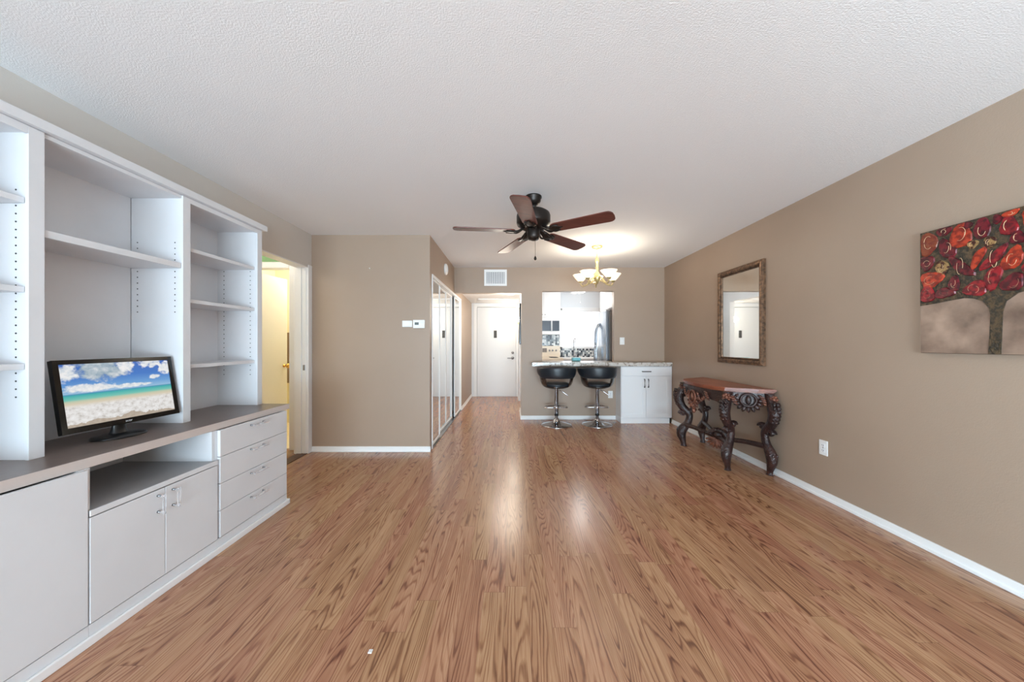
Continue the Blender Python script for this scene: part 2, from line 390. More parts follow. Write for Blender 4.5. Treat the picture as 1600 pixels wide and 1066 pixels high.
def prism(bm, poly, axis, a0, a1, mi=0):
    """extrude a 2-D polygon along axis ('x','y','z') from a0 to a1"""
    def P(u, v, w): return {'x': (w, u, v), 'y': (u, w, v), 'z': (u, v, w)}[axis]
    t = bmesh.new(); A = [t.verts.new(P(u, v, a0)) for u, v in poly]; B = [t.verts.new(P(u, v, a1)) for u, v in poly]
    n = len(poly); fs = [t.faces.new(A), t.faces.new(B[::-1])]
    for i in range(n): fs.append(t.faces.new((A[i], B[i], B[(i+1) % n], A[(i+1) % n])))
    for f in fs: f.material_index = mi
    bmesh.ops.recalc_face_normals(t, faces=t.faces[:]); merge(bm, t)
def ellipsoid(bm, c, r, rot=None, sub=2):
    t = bmesh.new(); bmesh.ops.create_icosphere(t, subdivisions=sub, radius=1)
    smooth(t.faces); m = Matrix.Diagonal((r[0], r[1], r[2], 1))
    if rot is not None: m = rot.to_4x4() @ m
    merge(bm, t, Matrix.Translation(c) @ m)
def grid_wall(bm, axis, a0, a1, us, vs, holes):
    """wall slab across axis 'x' or 'y' (thickness a0..a1); us, vs are break lists; holes = set of (iu, iv) cells left out"""
    def P(u, v, w): return (w, u, v) if axis == 'x' else (u, w, v)
    nu, nv = len(us)-1, len(vs)-1; cache = {}
    def V(i, j, k):
        key = (i, j, k)
        if key not in cache: cache[key] = bm.verts.new(P(us[i], vs[j], (a0, a1)[k]))
        return cache[key]
    solid = lambda i, j: 0 <= i < nu and 0 <= j < nv and (i, j) not in holes
    for i in range(nu):
        for j in range(nv):
            if not solid(i, j): continue
            bm.faces.new((V(i, j, 0), V(i+1, j, 0), V(i+1, j+1, 0), V(i, j+1, 0)))
            bm.faces.new((V(i, j, 1), V(i, j+1, 1), V(i+1, j+1, 1), V(i+1, j, 1)))
            for di, dj, e in ((-1, 0, ((i, j), (i, j+1))), (1, 0, ((i+1, j), (i+1, j+1))), (0, -1, ((i, j), (i+1, j))), (0, 1, ((i, j+1), (i+1, j+1)))):
                if not solid(i+di, j+dj):
                    (p, q), (r, s) = e
                    bm.faces.new((V(p, q, 0), V(p, q, 1), V(r, s, 1), V(r, s, 0)))
    bmesh.ops.recalc_face_normals(bm, faces=bm.faces[:])

# ------------------------------------------------------------------ objects
ROOT = {}
def obj(name, bm, m, parent=None):
    if isinstance(m, str): m = M[m]
    me = bpy.data.meshes.new(name)
    if parent is None:
        xs = [v.co.x for v in bm.verts]; ys = [v.co.y for v in bm.verts]; zs = [v.co.z for v in bm.verts]
        L = Vector(((min(xs)+max(xs))/2, (min(ys)+max(ys))/2, min(zs)))
    else: L = ROOT[parent.name]
    bmesh.ops.translate(bm, verts=bm.verts[:], vec=-L)
    bm.to_mesh(me); bm.free()
    for mm in (m if isinstance(m, (list, tuple)) else [m]): me.materials.append(M[mm] if isinstance(mm, str) else mm)
    o = bpy.data.objects.new(name, me); COL.objects.link(o)
    if parent is None: o.location = L
    else: o.parent = parent
    ROOT[o.name] = L
    return o
def tag(o, label, cat, group=None):
    o['label'] = label; o['category'] = cat
    if group: o['group'] = group
    return o
def thing(name, label, cat, loc, group=None):
    o = bpy.data.objects.new(name, None); o.empty_display_size = 0.1; COL.objects.link(o); o.location = loc
    ROOT[o.name] = Vector(loc); return tag(o, label, cat, group)
def struct(name, bm, m, parent=None):
    o = obj(name, bm, m, parent)
    if parent is None: o['kind'] = 'structure'
    return o
def copy_tree(o, parent=None):
    c = o.copy(); COL.objects.link(c)
    if parent is not None: c.parent = parent
    for ch in list(o.children): copy_tree(ch, c)
    return c
def B(): return bmesh.new()

# ================================================================== THE SETTING
H = 2.434; XL, XR = -2.243, 2.45; YF = 5.46; YB = -4.4; YE = 7.84
bm = B(); box(bm, -3.8, 2.7, YB-0.25, 8.05, -0.1, 0); struct('floor', bm, 'floor')
bm = B(); box(bm, -3.8, 2.7, YB-0.25, 8.05, H, H+0.1); struct('ceiling', bm, 'ceiling')
# left wall with the open doorway past the bookcases
bm = B(); grid_wall(bm, 'x', XL-0.12, XL, [YB, -3.8, -0.8, 2.83, 3.765, 3.83], [0, 2.06, H], {(1, 0), (3, 0)}); struct('wall_left', bm, 'greige')
bm = B(); box(bm, XR, XR+0.1, YB, YE, 0, H); struct('wall_right', bm, 'tan')
# block wall left of the hall, and the closet wall running back along the hall
bm = B(); box(bm, XL-0.12, -1.015, 3.83, 3.93, 0, H); box(bm, -1.015, -0.915, 3.83, 3.93, 0, H); struct('wall_front_of_closet', bm, 'tan')
bm = B(); grid_wall(bm, 'x', -1.015, -0.915, [3.93, 6.165, YE], [0, 1.985, H], {(0, 0)}); struct('wall_closet', bm, 'tan')
bm = B(); box(bm, -1.66, -1.60, 3.93, 6.3, 0, H); box(bm, -1.60, -1.015, 6.2, 6.3, 0, H); struct('wall_closet_back', bm, 'white_wall')
# far wall: hall opening, pass-through to the kitchen
bm = B(); grid_wall(bm, 'y', YF, YF+0.1, [-0.915, 0.16, 0.494, 1.641, XR], [0, 0.868, 2.024, 2.054, H], {(0, 0), (0, 1), (2, 1), (2, 2)}); struct('wall_back', bm, 'tan')
# hall right wall with the way into the kitchen
bm = B(); grid_wall(bm, 'x', 0.16, 0.26, [YF+0.1, 6.15, 7.22, YE], [0, 2.1, H], {(1, 0)}); struct('wall_hall', bm, ['white_wall'])
# end wall: entrance door and kitchen window
bm = B(); grid_wall(bm, 'y', YE, YE+0.1, [-1.7, -0.794, 0.11, 1.16, 2.02, 2.6], [0, 1.12, 1.99, 2.055, H], {(1, 0), (1, 1), (1, 2), (3, 1)}); struct('wall_end', bm, 'white_wall')
bm = B(); box(bm, -0.915, 0.16, YF+0.1, YE, 2.14, 2.2); struct('ceiling_hall', bm, 'ceiling')
# wall behind the camera with the sliding glass window
bm = B(); grid_wall(bm, 'y', YB-0.12, YB, [-2.4, -2.05, 2.25, 2.6], [0, 0.03, 2.3, H], {(1, 1)}); struct('wall_rear', bm, 'tan')
bm = B()
for x0, x1, z0, z1 in ((-2.05, -1.99, 0.03, 2.3), (2.19, 2.25, 0.03, 2.3), (-2.05, 2.25, 0.03, 0.09), (-2.05, 2.25, 2.24, 2.3), (0.06, 0.14, 0.03, 2.3)):
    box(bm, x0, x1, YB-0.09, YB-0.03, z0, z1)
w1 = struct('window_1', bm, 'trim')
bm = B(); box(bm, -2.02, 2.22, YB-0.065, YB-0.055, 0.06, 2.27); obj('pane', bm, 'glass', w1)
bm = B()
for y0, y1, z0, z1 in ((-3.8, -3.74, 0, 2.06), (-0.86, -0.8, 0, 2.06), (-3.74, -0.86, 0, 0.06), (-3.74, -0.86, 2.0, 2.06), (-2.34, -2.26, 0.06, 2.0)): box(bm, XL-0.09, XL-0.03, y0, y1, z0, z1)
w3 = struct('added_side_window', bm, 'trim')  # invented window, out of view, put in for the side light
bm = B(); box(bm, XL-0.065, XL-0.055, -3.76, -0.84, 0.04, 2.03); obj('pane', bm, 'glass', w3)
# small vestibule and lit bathroom beyond the left doorway
bm = B(); grid_wall(bm, 'y', 3.9, 4.0, [-3.6, -3.02, -2.50, XL-0.12], [0, 2.085, H], {(1, 0)}); struct('wall_vestibule', bm, 'green_wall')
bm = B(); box(bm, -3.7, -3.6, 2.5, 5.3, 0, H); box(bm, -3.6, XL-0.12, 2.5, 2.6, 0, H); struct('wall_vestibule_side', bm, 'cream_wall')
bm = B(); box(bm, -3.6, -2.2, 5.2, 5.3, 0, H); box(bm, -2.36, -2.26, 4.0, 5.2, 0, H); struct('wall_bathroom', bm, 'cream_wall')
bm = B(); box(bm, -3.6, -2.36, 4.0, 5.2, 0, 0.008); box(bm, -3.02, -2.5, 3.93, 4.0, 0, 0.008); struct('floor_bathroom', bm, 'tile')
bm = B()
for x0, x1, z0, z1 in ((-2.53, -2.43, 0, 2.145), (-3.09, -2.99, 0, 2.145), (-2.99, -2.53, 2.075, 2.145)): box(bm, x0, x1, 3.882, 3.9, z0, z1, 0.004)
box(bm, -2.53, -2.5, 3.9, 4.0, 0, 2.075); box(bm, -3.02, -2.99, 3.9, 4.0, 0, 2.075); box(bm, -2.99, -2.53, 3.9, 4.0, 2.075, 2.085)
struct('trim_bathroom_door', bm, 'trim')
# doorway jamb beside the block wall, latch plate on it
bm = B(); box(bm, -2.40, -2.236, 3.760, 3.8285, 0, 2.085, 0.003); box(bm, -2.385, -2.31, 3.748, 3.762, 0, 2.06, 0.003); box(bm, -2.30, -2.262, 3.754, 3.762, 0, 2.07, 0.002)
box(bm, XL-0.12, XL+0.004, 2.84, 3.76, 2.050, 2.0595)
jamb = struct('trim_1', bm, 'trim')
bm = B(); box(bm, -2.292, -2.270, 3.748, 3.755, 0.92, 0.98, 0.002); obj('latch_plate', bm, 'satin', jamb)
bm = B(); box(bm, -2.36, -2.25, 2.83, 3.765, 0, 0.006); struct('trim_threshold', bm, 'threshold')
# baseboards
def base(name, segs, axis, face, out, h=0.062):
    bm = B()
    for a, b in segs:
        if axis == 'x':
            lo, hi = sorted((face, face+out)); box(bm, lo, hi, a, b, 0, h, 0.003); lo, hi = sorted((face, face+out*1.7)); box(bm, lo, hi, a, b, 0, 0.022, 0.004)
        else:
            lo, hi = sorted((face, face+out)); box(bm, a, b, lo, hi, 0, h, 0.003); lo, hi = sorted((face, face+out*1.7)); box(bm, a, b, lo, hi, 0, 0.022, 0.004)
    return struct(name, bm, 'trim')
base('baseboard_right', [(YB, 5.19)], 'x', XR, -0.011)
base('baseboard_block', [(XL+0.005, -0.905)], 'y', 3.83, -0.011)
base('baseboard_back', [(0.15, 1.665)], 'y', YF, -0.011)
base('baseboard_hall', [(6.20, YE)], 'x', -0.915, 0.011)
base('baseboard_hall_right', [(YF-0.01, 6.14), (7.24, YE)], 'x', 0.16, -0.011)

# ================================================================== ENTRANCE DOOR
bm = B(); box(bm, -0.786, 0.102, YE-0.012, YE+0.03, 0.012, 2.047, 0.003); d1 = struct('door_1', bm, 'door')
bm = B(); box(bm, -0.402, -0.334, YE-0.02, YE-0.01, 1.345, 1.515, 0.003); obj('viewer_plate', bm, 'slot', d1)
bm = B(); lathe(bm, [(0.0, 0), (0.034, 0), (0.034, 0.008), (0.02, 0.014), (0.0, 0.014)], (0.03, YE-0.012, 0.885), mtx=Matrix.Rotation(PI/2, 4, 'X'))
sweep(bm, [(0.03, YE-0.02, 0.885), (0.03, YE-0.06, 0.885), (-0.01, YE-0.066, 0.885), (-0.09, YE-0.06, 0.885)], 0.011); obj('door_lever', bm, 'satin', d1)
bm = B(); lathe(bm, [(0.0, 0), (0.03, 0), (0.026, 0.018), (0.0, 0.02)], (0.03, YE-0.012, 1.01), mtx=Matrix.Rotation(PI/2, 4, 'X')); obj('deadbolt', bm, 'satin', d1)
bm = B()
for x0, x1, z0, z1 in ((-0.865, -0.79, 0, 2.12), (0.106, 0.158, 0, 2.12), (-0.79, 0.106, 2.055, 2.12)): box(bm, x0, x1, YE-0.018, YE, z0, z1, 0.004)
box(bm, -0.794, 0.11, YE-0.002, YE+0.09, 0.0, 0.012)
struct('trim_door_1', bm, 'trim')
bm = B(); box(bm, -0.8, 0.115, YE+0.09, YE+0.12, 0, 2.06); struct('wall_door_backing', bm, 'white_wall')
# attic panel in the hall ceiling
bm = B(); box(bm, -0.68, -0.02, 7.0, 7.36, 2.118, 2.14, 0.004); o = obj('attic_hatch', bm, 'trim'); tag(o, 'white ceiling panel with a raised edge in front of the entrance door', 'hatch')
# hall fixtures
t = thing('ceiling_light', 'round white flush ceiling light in the entrance hall', 'lamp', (-0.02, 5.9, 2.14))
bm = B(); lathe(bm, [(0, 2.14), (0.14, 2.14), (0.14, 2.12), (0.13, 2.115)], (-0.02, 5.9, 0)); obj('base', bm, 'trim', t)
bm = B(); lathe(bm, [(0.125, 2.117), (0.115, 2.09), (0.07, 2.065), (0, 2.055)], (-0.02, 5.9, 0)); obj('diffuser', bm, 'shade', t)
point_light('hall_lamp', (-0.02, 5.9, 1.80), 33, (1.0, 0.90, 0.76), 0.32)
point_light('sconce_lamp', (0.04, 7.4, 1.74), 7, (1.0, 0.90, 0.72), 0.06)
t = thing('wall_sconce', 'small glowing white sconce on the hall wall right of the entrance door', 'lamp', (0.16, 7.5, 1.66))
bm = B(); box(bm, 0.145, 0.16, 7.45, 7.55, 1.64, 1.76, 0.004); obj('back_plate', bm, 'brass', t)
bm = B(); lathe(bm, [(0.0, 1.66), (0.03, 1.665), (0.038, 1.72), (0.045, 1.80), (0.04, 1.80), (0.0, 1.79)], (0.105, 7.5, 0)); obj('shade', bm, 'bulb', t)
bm = B(); sweep(bm, [(0.15, 7.5, 1.68), (0.12, 7.5, 1.655), (0.105, 7.5, 1.665)], 0.006); obj('arm', bm, 'brass', t)
t = thing('hall_picture', 'dark framed glazed picture on the hall wall just past the opening', 'picture', (0.16, 5.83, 1.2))
bm = B()
for y0, y1, z0, z1 in ((5.62, 5.645, 1.2, 1.88), (6.03, 6.055, 1.2, 1.88), (5.645, 6.03, 1.2, 1.225), (5.645, 6.03, 1.855, 1.88)): box(bm, 0.132, 0.16, y0, y1, z0, z1, 0.002)
obj('frame', bm, 'bezel', t)
bm = B(); box(bm, 0.142, 0.158, 5.64, 6.04, 1.22, 1.86); obj('glazing', bm, 'plastic', t)

# ================================================================== CLOSET MIRROR DOORS
def mirror_door(label, x, y0, y1):
    t = thing('mirrored_closet_door', label, 'closet door', (x, (y0+y1)/2, 0.02), 'sliding mirror doors of the hall closet')
    z0, z1 = 0.02, 1.978; bm = B()
    for a, b, c, d in ((y0, y0+0.022, z0, z1), (y1-0.022, y1, z0, z1), (y0+0.022, y1-0.022, z0, z0+0.025), (y0+0.022, y1-0.022, z1-0.02, z1)): box(bm, x-0.022, x, a, b, c, d, 0.002)
    obj('frame', bm, 'trim', t)
    bm = B(); box(bm, x-0.016, x-0.008, y0+0.018, y1-0.018, z0+0.02, z1-0.016); obj('mirror_glass', bm, 'mirror', t)
mirror_door('mirrored closet door nearest the room, in the front track', -0.918, 3.935, 4.41)
mirror_door('mirrored closet door in the rear track, first behind the nearest door', -0.952, 4.36, 5.00)
mirror_door('mirrored closet door in the rear track, next to the dark gap', -0.952, 5.00, 5.49)
mirror_door('mirrored closet door at the hall end, past the dark gap', -0.918, 5.56, 6.16)
bm = B(); box(bm, -1.005, -0.905, 3.93, 6.175, 1.982, 2.018, 0.003); box(bm, -0.92, -0.905, 6.163, 6.18, 0, 1.985); box(bm, -0.925, -0.905, 3.925, 3.938, 0, 1.985); struct('trim_closet', bm, 'trim')
bm = B(); box(bm, -1.005, -0.905, 3.93, 6.165, 0, 0.012, 0.002); box(bm, -0.955, -0.948, 3.93, 6.165, 0.01, 0.02); struct('trim_closet_track', bm, 'satin')
t = thing('door_chime', 'round white disc on the wall above the closet doors', 'alarm', (-0.915, 4.71, 2.24))
bm = B(); R_ = Matrix.Rotation(PI/2, 4, 'Y'); lathe(bm, [(0, 0), (0.078, 0), (0.076, 0.02), (0.06, 0.032), (0, 0.034)], (-0.915, 4.71, 2.24), mtx=R_); obj('cover', bm, 'plastic', t)
bm = B(); lathe(bm, [(0.03, 0.0), (0.04, 0.002), (0.03, 0.004)], (-0.882, 4.71, 2.24), mtx=R_); obj('grille_ring', bm, 'micro', t)

# ================================================================== BUILT-IN BASE CABINETS
XF = -1.70                                    # front plane of doors and drawers
def posts_handle(bm_a, bm_m, p0, p1, out):
    """clear bar on two little metal posts"""
    p0, p1, out = Vector(p0), Vector(p1), Vector(out)
    for p, bq in zip((p0, p1), bm_m):
        sweep(bq, [p, p+out*0.35], 0.006, n=8, spline=False); sweep(bm_a, [p+out*0.35, p+out], 0.0055, n=8, spline=False)
    d = (p1-p0).normalized()*0.008
    sweep(bm_a, [p0-d+out, p1+d+out], 0.007, n=8, spline=False)
def acrylic_handle(p0, p1, parent):
    a, m_ = B(), (B(), B()); posts_handle(a, m_, p0, p1, (0.032, 0, 0))
    h = obj('handle', a, 'acrylic', parent)
    for q in m_: obj('handle_post', q, 'satin', h)
    return h
def carcass(y0, y1, t, ztop=0.707):
    bm = B()
    box(bm, XL, XF-0.02, y0, y0+0.018, 0.0, ztop); box(bm, XL, XF-0.02, y1-0.018, y1, 0.0, ztop)
    box(bm, XL, XL+0.012, y0, y1, 0.0, ztop); box(bm, XL, XF-0.02, y0, y1, 0.04, 0.06); box(bm, XF-0.03, XF-0.002, y0, y1, 0.0, 0.078)
    obj('carcass', bm, 'cab', t)
t = thing('base_cabinet', 'white base cabinet with one plain door at the near end of the counter', 'cabinet', (-1.95, 1.07, 0))
carcass(0.77, 1.373, t)
bm = B(); box(bm, XF-0.018, XF, 0.773, 1.371, 0.082, 0.705, 0.002); obj('door', bm, 'cab', t)
t = thing('niche_cabinet', 'white base cabinet with an open niche over two doors', 'cabinet', (-1.95, 1.676, 0))
carcass(1.374, 1.977, t)
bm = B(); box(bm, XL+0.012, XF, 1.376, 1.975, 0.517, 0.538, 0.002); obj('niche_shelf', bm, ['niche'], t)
bm = B(); box(bm, XF-0.004, XF+0.002, 1.376, 1.975, 0.515, 0.54, 0.002); obj('shelf_edge', bm, 'cab', t)
for y0, y1, hy in ((1.377, 1.675, 1.640), (1.678, 1.975, 1.713)):
    bm = B(); box(bm, XF-0.018, XF, y0, y1, 0.082, 0.510, 0.002); d = obj('door', bm, 'cab', t)
    acrylic_handle((XF, hy, 0.405), (XF, hy, 0.483), d)
t = thing('drawer_cabinet', 'white base cabinet of four drawers at the doorway end of the counter', 'cabinet', (-1.95, 2.28, 0))
carcass(1.978, 2.585, t)
for i in range(4):
    z1 = 0.707-i*0.157; bm = B(); box(bm, XF-0.018, XF, 1.992, 2.583, z1-0.154, z1, 0.002); d = obj('drawer', bm, 'cab', t)
    acrylic_handle((XF, 2.225, z1-0.024), (XF, 2.335, z1-0.024), d)
bm = B(); box(bm, XF, XF+0.014, 0.75, 2.60, 0, 0.036, 0.004); box(bm, XL, XF+0.014, 2.588, 2.602, 0, 0.036, 0.004); struct('baseboard_cabinets', bm, 'trim')
t = thing('countertop', 'taupe laminate worktop running along the white base cabinets', 'countertop', (-1.98, 1.70, 0.708))
bm = B(); box(bm, XL, -1.733, 0.72, 2.652, 0.708, 0.748); obj('top', bm, 'counter', t)
bm = B(); box(bm, -1.733, -1.728, 0.72, 2.655, 0.7075, 0.7475, 0.001); box(bm, XL, -1.73, 2.652, 2.656, 0.7075, 0.7475, 0.001); obj('front_edge', bm, 'counter_edge', t)

# ================================================================== BOOKCASES ON THE COUNTER
XB = -1.94; ZC = 0.748; ZT = 2.086
def side_panel(parent, y0, y1, pts=()):
    bm = B(); box(bm, XL, XB, y0, y1, ZC, ZT); n0 = len(bm.faces)
    for x, y, z in pts:
        lathe(bm, [(0, 0.0), (0.0035, 0.0), (0.0035, 0.0012), (0, 0.0012)], (x, y, z), n=8, mtx=Matrix.Rotation(PI/2, 4, 'X'))
    bm.faces.ensure_lookup_table()
    for f in bm.faces[n0:]: f.material_index = 1
    obj('side_panel', bm, ['cab', 'hole'], parent)
t = thing('bookcase', 'white three-shelf bookcase at the left edge, its shelves cut by the frame', 'bookcase', (-2.09, 1.11, ZC), 'white bookcases on the counter')
side_panel(t, 0.84, 0.88)
side_panel(t, 1.367, 1.409, [(x, 1.367, 1.0+0.032*i) for i in range(27) for x in (-1.985, -2.19)])
bm = B(); box(bm, XL, XL+0.01, 0.84, 1.40, ZC, ZT); box(bm, XL, XB-0.002, 0.84, 1.40, 2.062, ZT); obj('back_panel', bm, 'cab', t)
bm = B(); box(bm, XB-0.001, XB+0.012, 1.362, 1.4095, ZC, ZT, 0.001); box(bm, XB-0.001, XB+0.012, 0.84, 0.885, ZC, ZT, 0.001); box(bm, XB-0.001, XB+0.0118, 0.885, 1.362, 2.054, ZT, 0.001); obj('face_frame', bm, 'cab', t)
for z in (1.80, 1.443, 1.134):
    bm = B(); box(bm, XL+0.012, XB-0.008, 0.882, 1.365, z-0.023, z, 0.001); obj('shelf', bm, 'cab', t)
t = thing('bookcase_bay', 'wide open bookcase bay with one thick shelf above the monitor', 'bookcase', (-2.09, 1.70, ZC), 'white bookcases on the counter')
bm = B(); box(bm, XL, XL+0.01, 1.411, 2.001, ZC, ZT); obj('back_panel', bm, 'cab', t)
bm = B(); box(bm, XL, XB+0.004, 1.411, 2.001, 2.068, ZT); obj('top_panel', bm, 'cab', t)
bm = B(); box(bm, XL+0.012, XB+0.004, 1.413, 1.999, 1.656, 1.687, 0.001); obj('shelf', bm, 'cab', t)
t = thing('bookcase', 'white three-shelf bookcase at the doorway end of the counter', 'bookcase', (-2.09, 2.32, ZC), 'white bookcases on the counter')
side_panel(t, 2.003, 2.045, [(x, 2.003, 1.40+0.034*i) for i in range(13) for x in (-1.975, -2.195)])
side_panel(t, 2.594, 2.634, [(x, 2.594, 0.98+0.034*i) for i in range(25) for x in (-1.985, -2.185)])
bm = B(); box(bm, XL, XL+0.01, 2.003, 2.634, ZC, ZT); box(bm, XL, XB-0.002, 2.01, 2.63, 2.062, ZT); obj('back_panel', bm, 'cab', t)
bm = B(); box(bm, XB-0.001, XB+0.012, 2.003, 2.05, ZC, ZT, 0.001); box(bm, XB-0.001, XB+0.012, 2.590, 2.638, ZC, ZT, 0.001); box(bm, XB-0.001, XB+0.0118, 2.05, 2.590, 2.056, ZT, 0.001); obj('face_frame', bm, 'cab', t)
for z in (1.797, 1.485, 1.088):
    bm = B(); box(bm, XL+0.012, XB-0.012, 2.047, 2.592, z-0.022, z, 0.001); obj('shelf', bm, 'cab', t)
bm = B(); box(bm, XL, XB+0.034, 0.80, 2.668, 2.088, 2.128, 0.003); o = obj('crown_moulding', bm, 'cab'); tag(o, 'long white crown board along the top of the bookcases', 'moulding')

# ================================================================== MONITOR
t = thing('monitor', 'black flat monitor showing a beach picture, standing on the counter', 'monitor', (-1.985, 1.725, ZC))
W_, H_, D_ = 0.494, 0.332, 0.03
tilt = Matrix.Rotation(-math.radians(9.5), 4, 'Y'); MT = Matrix.Translation((-1.944, 1.733, 0.812)) @ Matrix.Rotation(math.radians(-3.5), 4, 'Z') @ tilt
# local frame: x = out of the screen, y = across, z = up
def loc_box(bm, *a, **k):
    s = B(); box(s, *a, **k); merge(bm, s, MT)
bm = B(); loc_box(bm, -0.02, -0.002, -W_/2, W_/2, 0, H_, bev=0.003)
for a in ((-W_/2+0.02, W_/2-0.02, 0, 0.026), (-W_/2+0.02, W_/2-0.02, H_-0.02, H_), (-W_/2, -W_/2+0.02, 0, H_), (W_/2-0.02, W_/2, 0, H_)):
    loc_box(bm, -0.004, 0.004, a[0], a[1], a[2], a[3])
loc_box(bm, -0.05, -0.018, -0.16, 0.16, 0.06, 0.25, bev=0.008)
obj('bezel', bm, 'bezel', t)
s = B(); y0, y1, z0, z1 = -W_/2+0.019, W_/2-0.019, 0.025, H_-0.019
vs = [s.verts.new(MT @ Vector((0.0006, y, z))) for y, z in ((y0, z0), (y1, z0), (y1, z1), (y0, z1))]
f = s.faces.new(vs); uvl = s.loops.layers.uv.new('UVMap')
for l, uv in zip(f.loops, ((0, 0), (1, 0), (1, 1), (0, 1))): l[uvl].uv = uv
obj('screen', s, 'beach', t)
bm = B(); sweep(bm, [(-1.985, 1.725, ZC+0.01), (-1.985, 1.725, ZC+0.05), (-1.982, 1.727, ZC+0.12), (-1.987, 1.73, ZC+0.17)], [0.045, 0.03, 0.026, 0.026], n=14, sq=(0.55, 1.0), up=(0, 1, 0)); obj('stand_neck', bm, 'black', t)
bm = B(); lathe(bm, [(0, 0), (0.1, 0), (0.1, 0.004), (0.092, 0.012), (0.04, 0.018), (0, 0.018)], n=40); bmesh.ops.scale(bm, vec=(0.86, 1.08, 1.0), verts=bm.verts[:]); bmesh.ops.translate(bm, vec=(-1.983, 1.725, ZC+0.0005), verts=bm.verts[:]); obj('stand_base', bm, 'black', t)
def text_mesh(body, size, depth):
    c = bpy.data.curves.new('lettering', 'FONT'); c.body = body; c.size = size; c.extrude = depth; c.align_x = 'CENTER'
    o = bpy.data.objects.new('lettering', c); COL.objects.link(o); dg = bpy.context.evaluated_depsgraph_get(); dg.update()
    me = bpy.data.meshes.new_from_object(o.evaluated_get(dg)); bm = bmesh.new(); bm.from_mesh(me)
    bpy.data.objects.remove(o); bpy.data.curves.remove(c); bpy.data.meshes.remove(me); return bm
lt = text_mesh('acer', 0.017, 0.0004)
# text plane: x across -> local y, y up -> local z
TM = MT @ Matrix(((0, 0, 1, 0.0048), (1, 0, 0, 0.0), (0, 1, 0, 0.008), (0, 0, 0, 1)))
bmesh.ops.transform(lt, matrix=TM, verts=lt.verts[:]); obj('logo', lt, 'logo', t)

# ================================================================== WALL PLATES
def outlet(label, place, normal):
    """duplex outlet; place = centre on the wall, normal '-x' or '-y'"""
    t = thing('wall_outlet', label, 'outlet', place); x, y, z = place
    def bx(bm, a0, a1, z0, z1, d0, d1, bev=0.0):
        if normal == '-x': box(bm, x-d1, x-d0, y+a0, y+a1, z+z0, z+z1, bev)
        else: box(bm, x+a0, x+a1, y-d1, y-d0, z+z0, z+z1, bev)
    bm = B(); bx(bm, -0.036, 0.036, -0.058, 0.058, 0, 0.006, 0.002); obj('cover_plate', bm, 'plastic', t)
    for s in (-1, 1):
        bm = B(); bx(bm, -0.017, 0.017, s*0.02-0.014, s*0.02+0.014, 0.005, 0.008, 0.001); r = obj('receptacle', bm, 'micro', t)
        bm = B(); bx(bm, -0.008, -0.005, s*0.02-0.004, s*0.02+0.006, 0.0075, 0.0086); bx(bm, 0.005, 0.008, s*0.02-0.004, s*0.02+0.006, 0.0075, 0.0086); bx(bm, -0.002, 0.002, s*0.02-0.010, s*0.02-0.006, 0.0075, 0.0086); obj('slots', bm, 'slot', r)
    bm = B(); bx(bm, -0.003, 0.003, -0.003, 0.003, 0.005, 0.0085, 0.001); obj('screw', bm, 'slot', t)
outlet('white duplex outlet low on the tan wall below the painting and mirror', (XR, 2.675, 0.398), '-x')
outlet('white duplex outlet low on the far wall under the bar counter', (1.585, YF, 0.40), '-y')
t = thing('light_switch', 'white light switch on the far wall right of the kitchen opening', 'switch', (1.772, YF, 1.255))
bm = B(); box(bm, 1.735, 1.809, YF-0.006, YF, 1.197, 1.313, 0.002); obj('cover_plate', bm, 'plastic', t)
bm = B(); box(bm, 1.764, 1.780, YF-0.012, YF-0.004, 1.24, 1.272, 0.002); obj('toggle', bm, 'micro', t)
t = thing('thermostat', 'white thermostat with a small grey display near the closet corner', 'thermostat', (-1.035, 3.83, 1.44))
bm = B(); box(bm, -1.10, -0.968, 3.806, 3.83, 1.386, 1.480, 0.006); obj('housing', bm, 'plastic', t)
bm = B(); box(bm, -1.078, -1.034, 3.804, 3.808, 1.424, 1.452); obj('display', bm, 'lcd', t)
for dx in (-0.01, 0.01):
    bm = B(); box(bm, -1.008+dx-0.006, -1.008+dx+0.006, 3.803, 3.808, 1.432, 1.446, 0.002); obj('button', bm, 'micro', t)
t = thing('wall_control', 'white blank control box mounted left of the thermostat', 'wall box', (-1.166, 3.83, 1.44))
bm = B(); box(bm, -1.222, -1.110, 3.816, 3.83, 1.400, 1.472, 0.004); obj('cover', bm, 'plastic', t)
bm = B(); box(bm, -1.205, -1.127, 3.813, 3.817, 1.412, 1.460, 0.002); obj('front_panel', bm, 'micro', t)
bm = B(); sweep(bm, [(-1.588, 3.832, 2.055), (-1.588, 3.818, 2.06)], 0.005, n=8, spline=False); o = obj('picture_nail', bm, 'trim'); tag(o, 'bare nail left high in the tan wall beside the doorway', 'nail')
# return air grille
t = thing('air_vent', 'white square return air grille above the hall opening', 'vent', (-0.253, YF, 2.137))
x0, x1, z0, z1 = -0.434, -0.072, 2.137, 2.397; bm = B()
for a in ((x0, x0+0.034, z0, z1), (x1-0.034, x1, z0, z1), (x0+0.034, x1-0.034, z0, z0+0.034), (x0+0.034, x1-0.034, z1-0.034, z1)): box(bm, a[0], a[1], YF-0.014, YF, a[2], a[3])
obj('frame', bm, 'trim', t)
bm = B(); box(bm, x0+0.03, x1-0.03, YF-0.003, YF, z0+0.03, z1-0.03); obj('backing', bm, 'grille_dark', t)
bm = B()
for i in range(10):
    z = z0+0.042+i*0.0195; box(bm, x0+0.03, x1-0.03, YF-0.010, YF-0.004, z, z+0.008)
for i in range(8):
    x = x0+0.055+i*0.036; box(bm, x, x+0.006, YF-0.011, YF-0.004, z0+0.03, z1-0.03)
obj('louvres', bm, 'trim', t)

